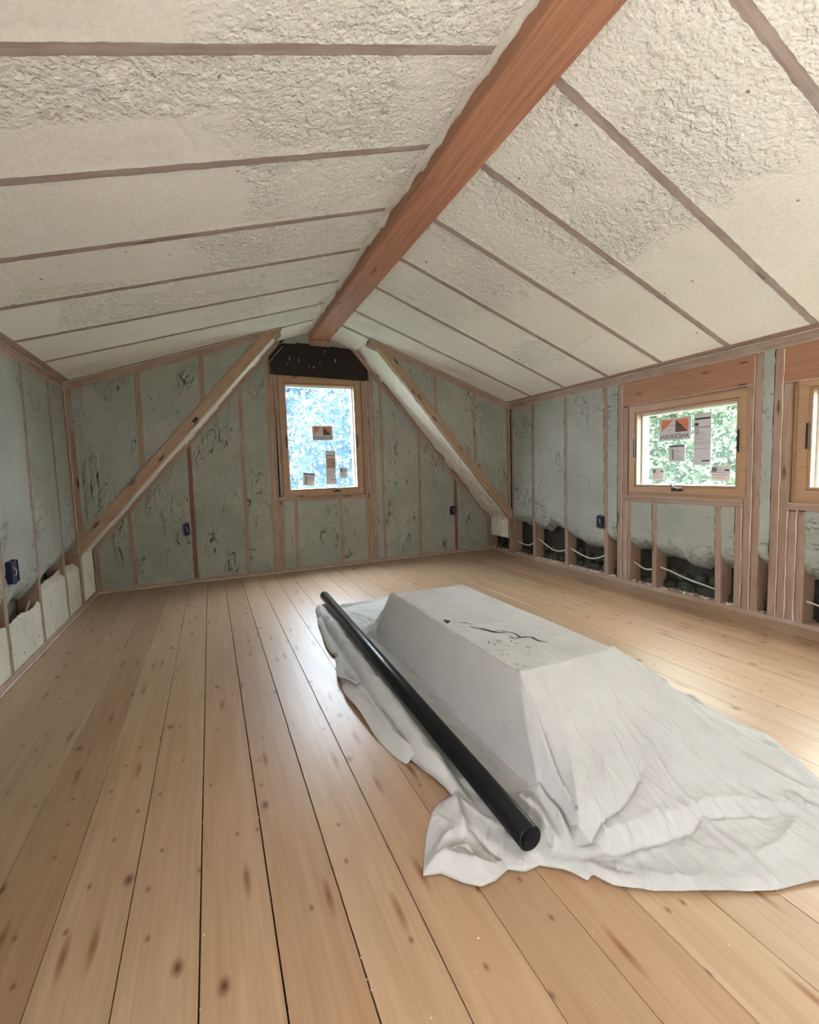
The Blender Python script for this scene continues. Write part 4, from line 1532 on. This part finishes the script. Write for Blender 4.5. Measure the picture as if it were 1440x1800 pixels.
# ------------------------------------------------------------------ the black pipe
def pipe():
    ya, yb = pipe_a, pipe_b
    z = .022 + .008 + PR
    A = Vector((ya[0], ya[1], z))
    B = Vector((yb[0], yb[1], z))
    d = (B - A).normalized()
    s = d.cross(Vector((0, 0, 1))).normalized()
    u = s.cross(d)
    seg = 40
    rin = PR - .0055
    rings = [(0, rin + .001), (-.0, PR - .0018), (.0018, PR), ((B - A).length - .0018, PR), ((B - A).length, PR - .0018), ((B - A).length, rin), ((B - A).length - .3, rin), (.3, rin)]
    rings = [(0.0, rin)] + rings[1:6] + [((B - A).length - .6, rin), (1.0, rin)]
    vs, fs = [], []
    for t, r in rings:
        for j in range(seg):
            an = 2 * math.pi * j / seg
            vs.append(A + d * t + s * math.cos(an) * r + u * math.sin(an) * r)
    n = len(rings)
    for i in range(n):
        k = (i + 1) % n
        for j in range(seg):
            fs.append((i * seg + j, i * seg + (j + 1) % seg, k * seg + (j + 1) % seg, k * seg + j))
    me_o = mesh('plastic_pipe', [v - A for v in vs], fs, M['black'], None, True)
    me_o.location = A
    bm = bmesh.new()
    bm.from_mesh(me_o.data)
    bmesh.ops.recalc_face_normals(bm, faces=bm.faces)
    bm.to_mesh(me_o.data)
    bm.free()
    me_o.data.materials.append(M['bore'])
    for p_ in me_o.data.polygons:
        c_ = p_.center
        ax = d * c_.dot(d)
        if (c_ - ax).length < PR - .0040:
            p_.material_index = 1
    return me_o


tag(pipe(), 'long black plastic pipe lying on the left side of the drop cloth', 'pipe')

# ------------------------------------------------------------------ outside
gr = boxes('ground', [(-40, 60, -30, 60, -3.2, -3.0)], M['ground'])
tag(gr, 'green ground far below the windows', kind='structure')


def tree(x, y, z0, h, rx, ry, rz, n, mat, label, cat='tree', trunk=.12, lean=.2, leaf=.11):
    root = bpy.data.objects.new('leafy_tree', None)
    C.objects.link(root)
    root.location = (x, y, z0)
    rg = np.random.RandomState(int(abs(x * 31 + y * 77)) + 1)
    npts = 40
    n = int(n * 2.4)
    cl = rg.normal(size=(npts, 3))
    cl /= np.linalg.norm(cl, axis=1)[:, None]
    cl *= rg.uniform(.3, 1, (npts, 1))
    cl = cl * [rx, ry, rz] + [0, 0, h]
    c = cl[rg.randint(0, npts, n)] + rg.normal(size=(n, 3)) * [rx * .2, ry * .2, rz * .17]
    a = rg.normal(size=(n, 3))
    a /= np.linalg.norm(a, axis=1)[:, None]
    b = np.cross(a, rg.normal(size=(n, 3)))
    b /= np.linalg.norm(b, axis=1)[:, None]
    s = rg.uniform(.5, 1.2, (n, 1)) * leaf * .72
    V = np.stack([c - a * s, c - b * s * .5, c + a * s, c + b * s * .5], 1).reshape(-1, 3)
    F = np.arange(4 * n).reshape(-1, 4)
    me = bpy.data.meshes.new('foliage')
    me.from_pydata(V.tolist(), [], F.tolist())
    o = link('foliage', me, mat, root)
    o['kind'] = 'stuff'
    pts = [(0, 0, -.1), (lean * .3, .05, h * .4), (lean * .7, 0, h * .8), (lean, 0, h + rz * .6)]
    tube('trunk', pts, trunk, M['bark'], root, 9)
    tag(root, label, cat, 'trees outside the windows')
    return root


tree(3.05, 10.6, -3, 4.2, 1.3, 1.0, 2.9, 7000, M['leafb'], 'slender tree with a pale trunk right outside the gable window', trunk=.06, lean=.05)
tree(.9, 15.0, -3, 4.6, 2.2, 1.6, 4.4, 12000, M['leafb'], 'broad leafy tree left behind the gable window', leaf=.15)
tree(6.3, 15.5, -3, 5.0, 2.4, 1.8, 4.8, 12000, M['leafb'], 'broad leafy tree right behind the gable window', leaf=.15)
tree(3.6, 21.5, -3, 6.0, 5.5, 2.2, 5.4, 42000, M['leafb'], 'wide tree closing the view behind the gable window', leaf=.17)
tree(9.0, 6.3, -3, 3.2, 1.4, 1.5, 2.6, 10000, M['leaf'], 'bushy green tree outside the nearer right window', leaf=.11)
tree(15.0, 12.5, -3, 4.8, 3.0, 3.0, 4.4, 16000, M['leaf'], 'taller green tree beyond the right windows', leaf=.18)
tree(11.0, 1.6, -3, 3.8, 1.7, 1.7, 3.4, 9000, M['leaf'], 'green tree outside the frame-edge window', leaf=.14)
tree(22.5, 3.0, -3, 5.0, 3.5, 4.0, 4.6, 20000, M['leafb'], 'broad pale tree far beyond the right windows', leaf=.24)
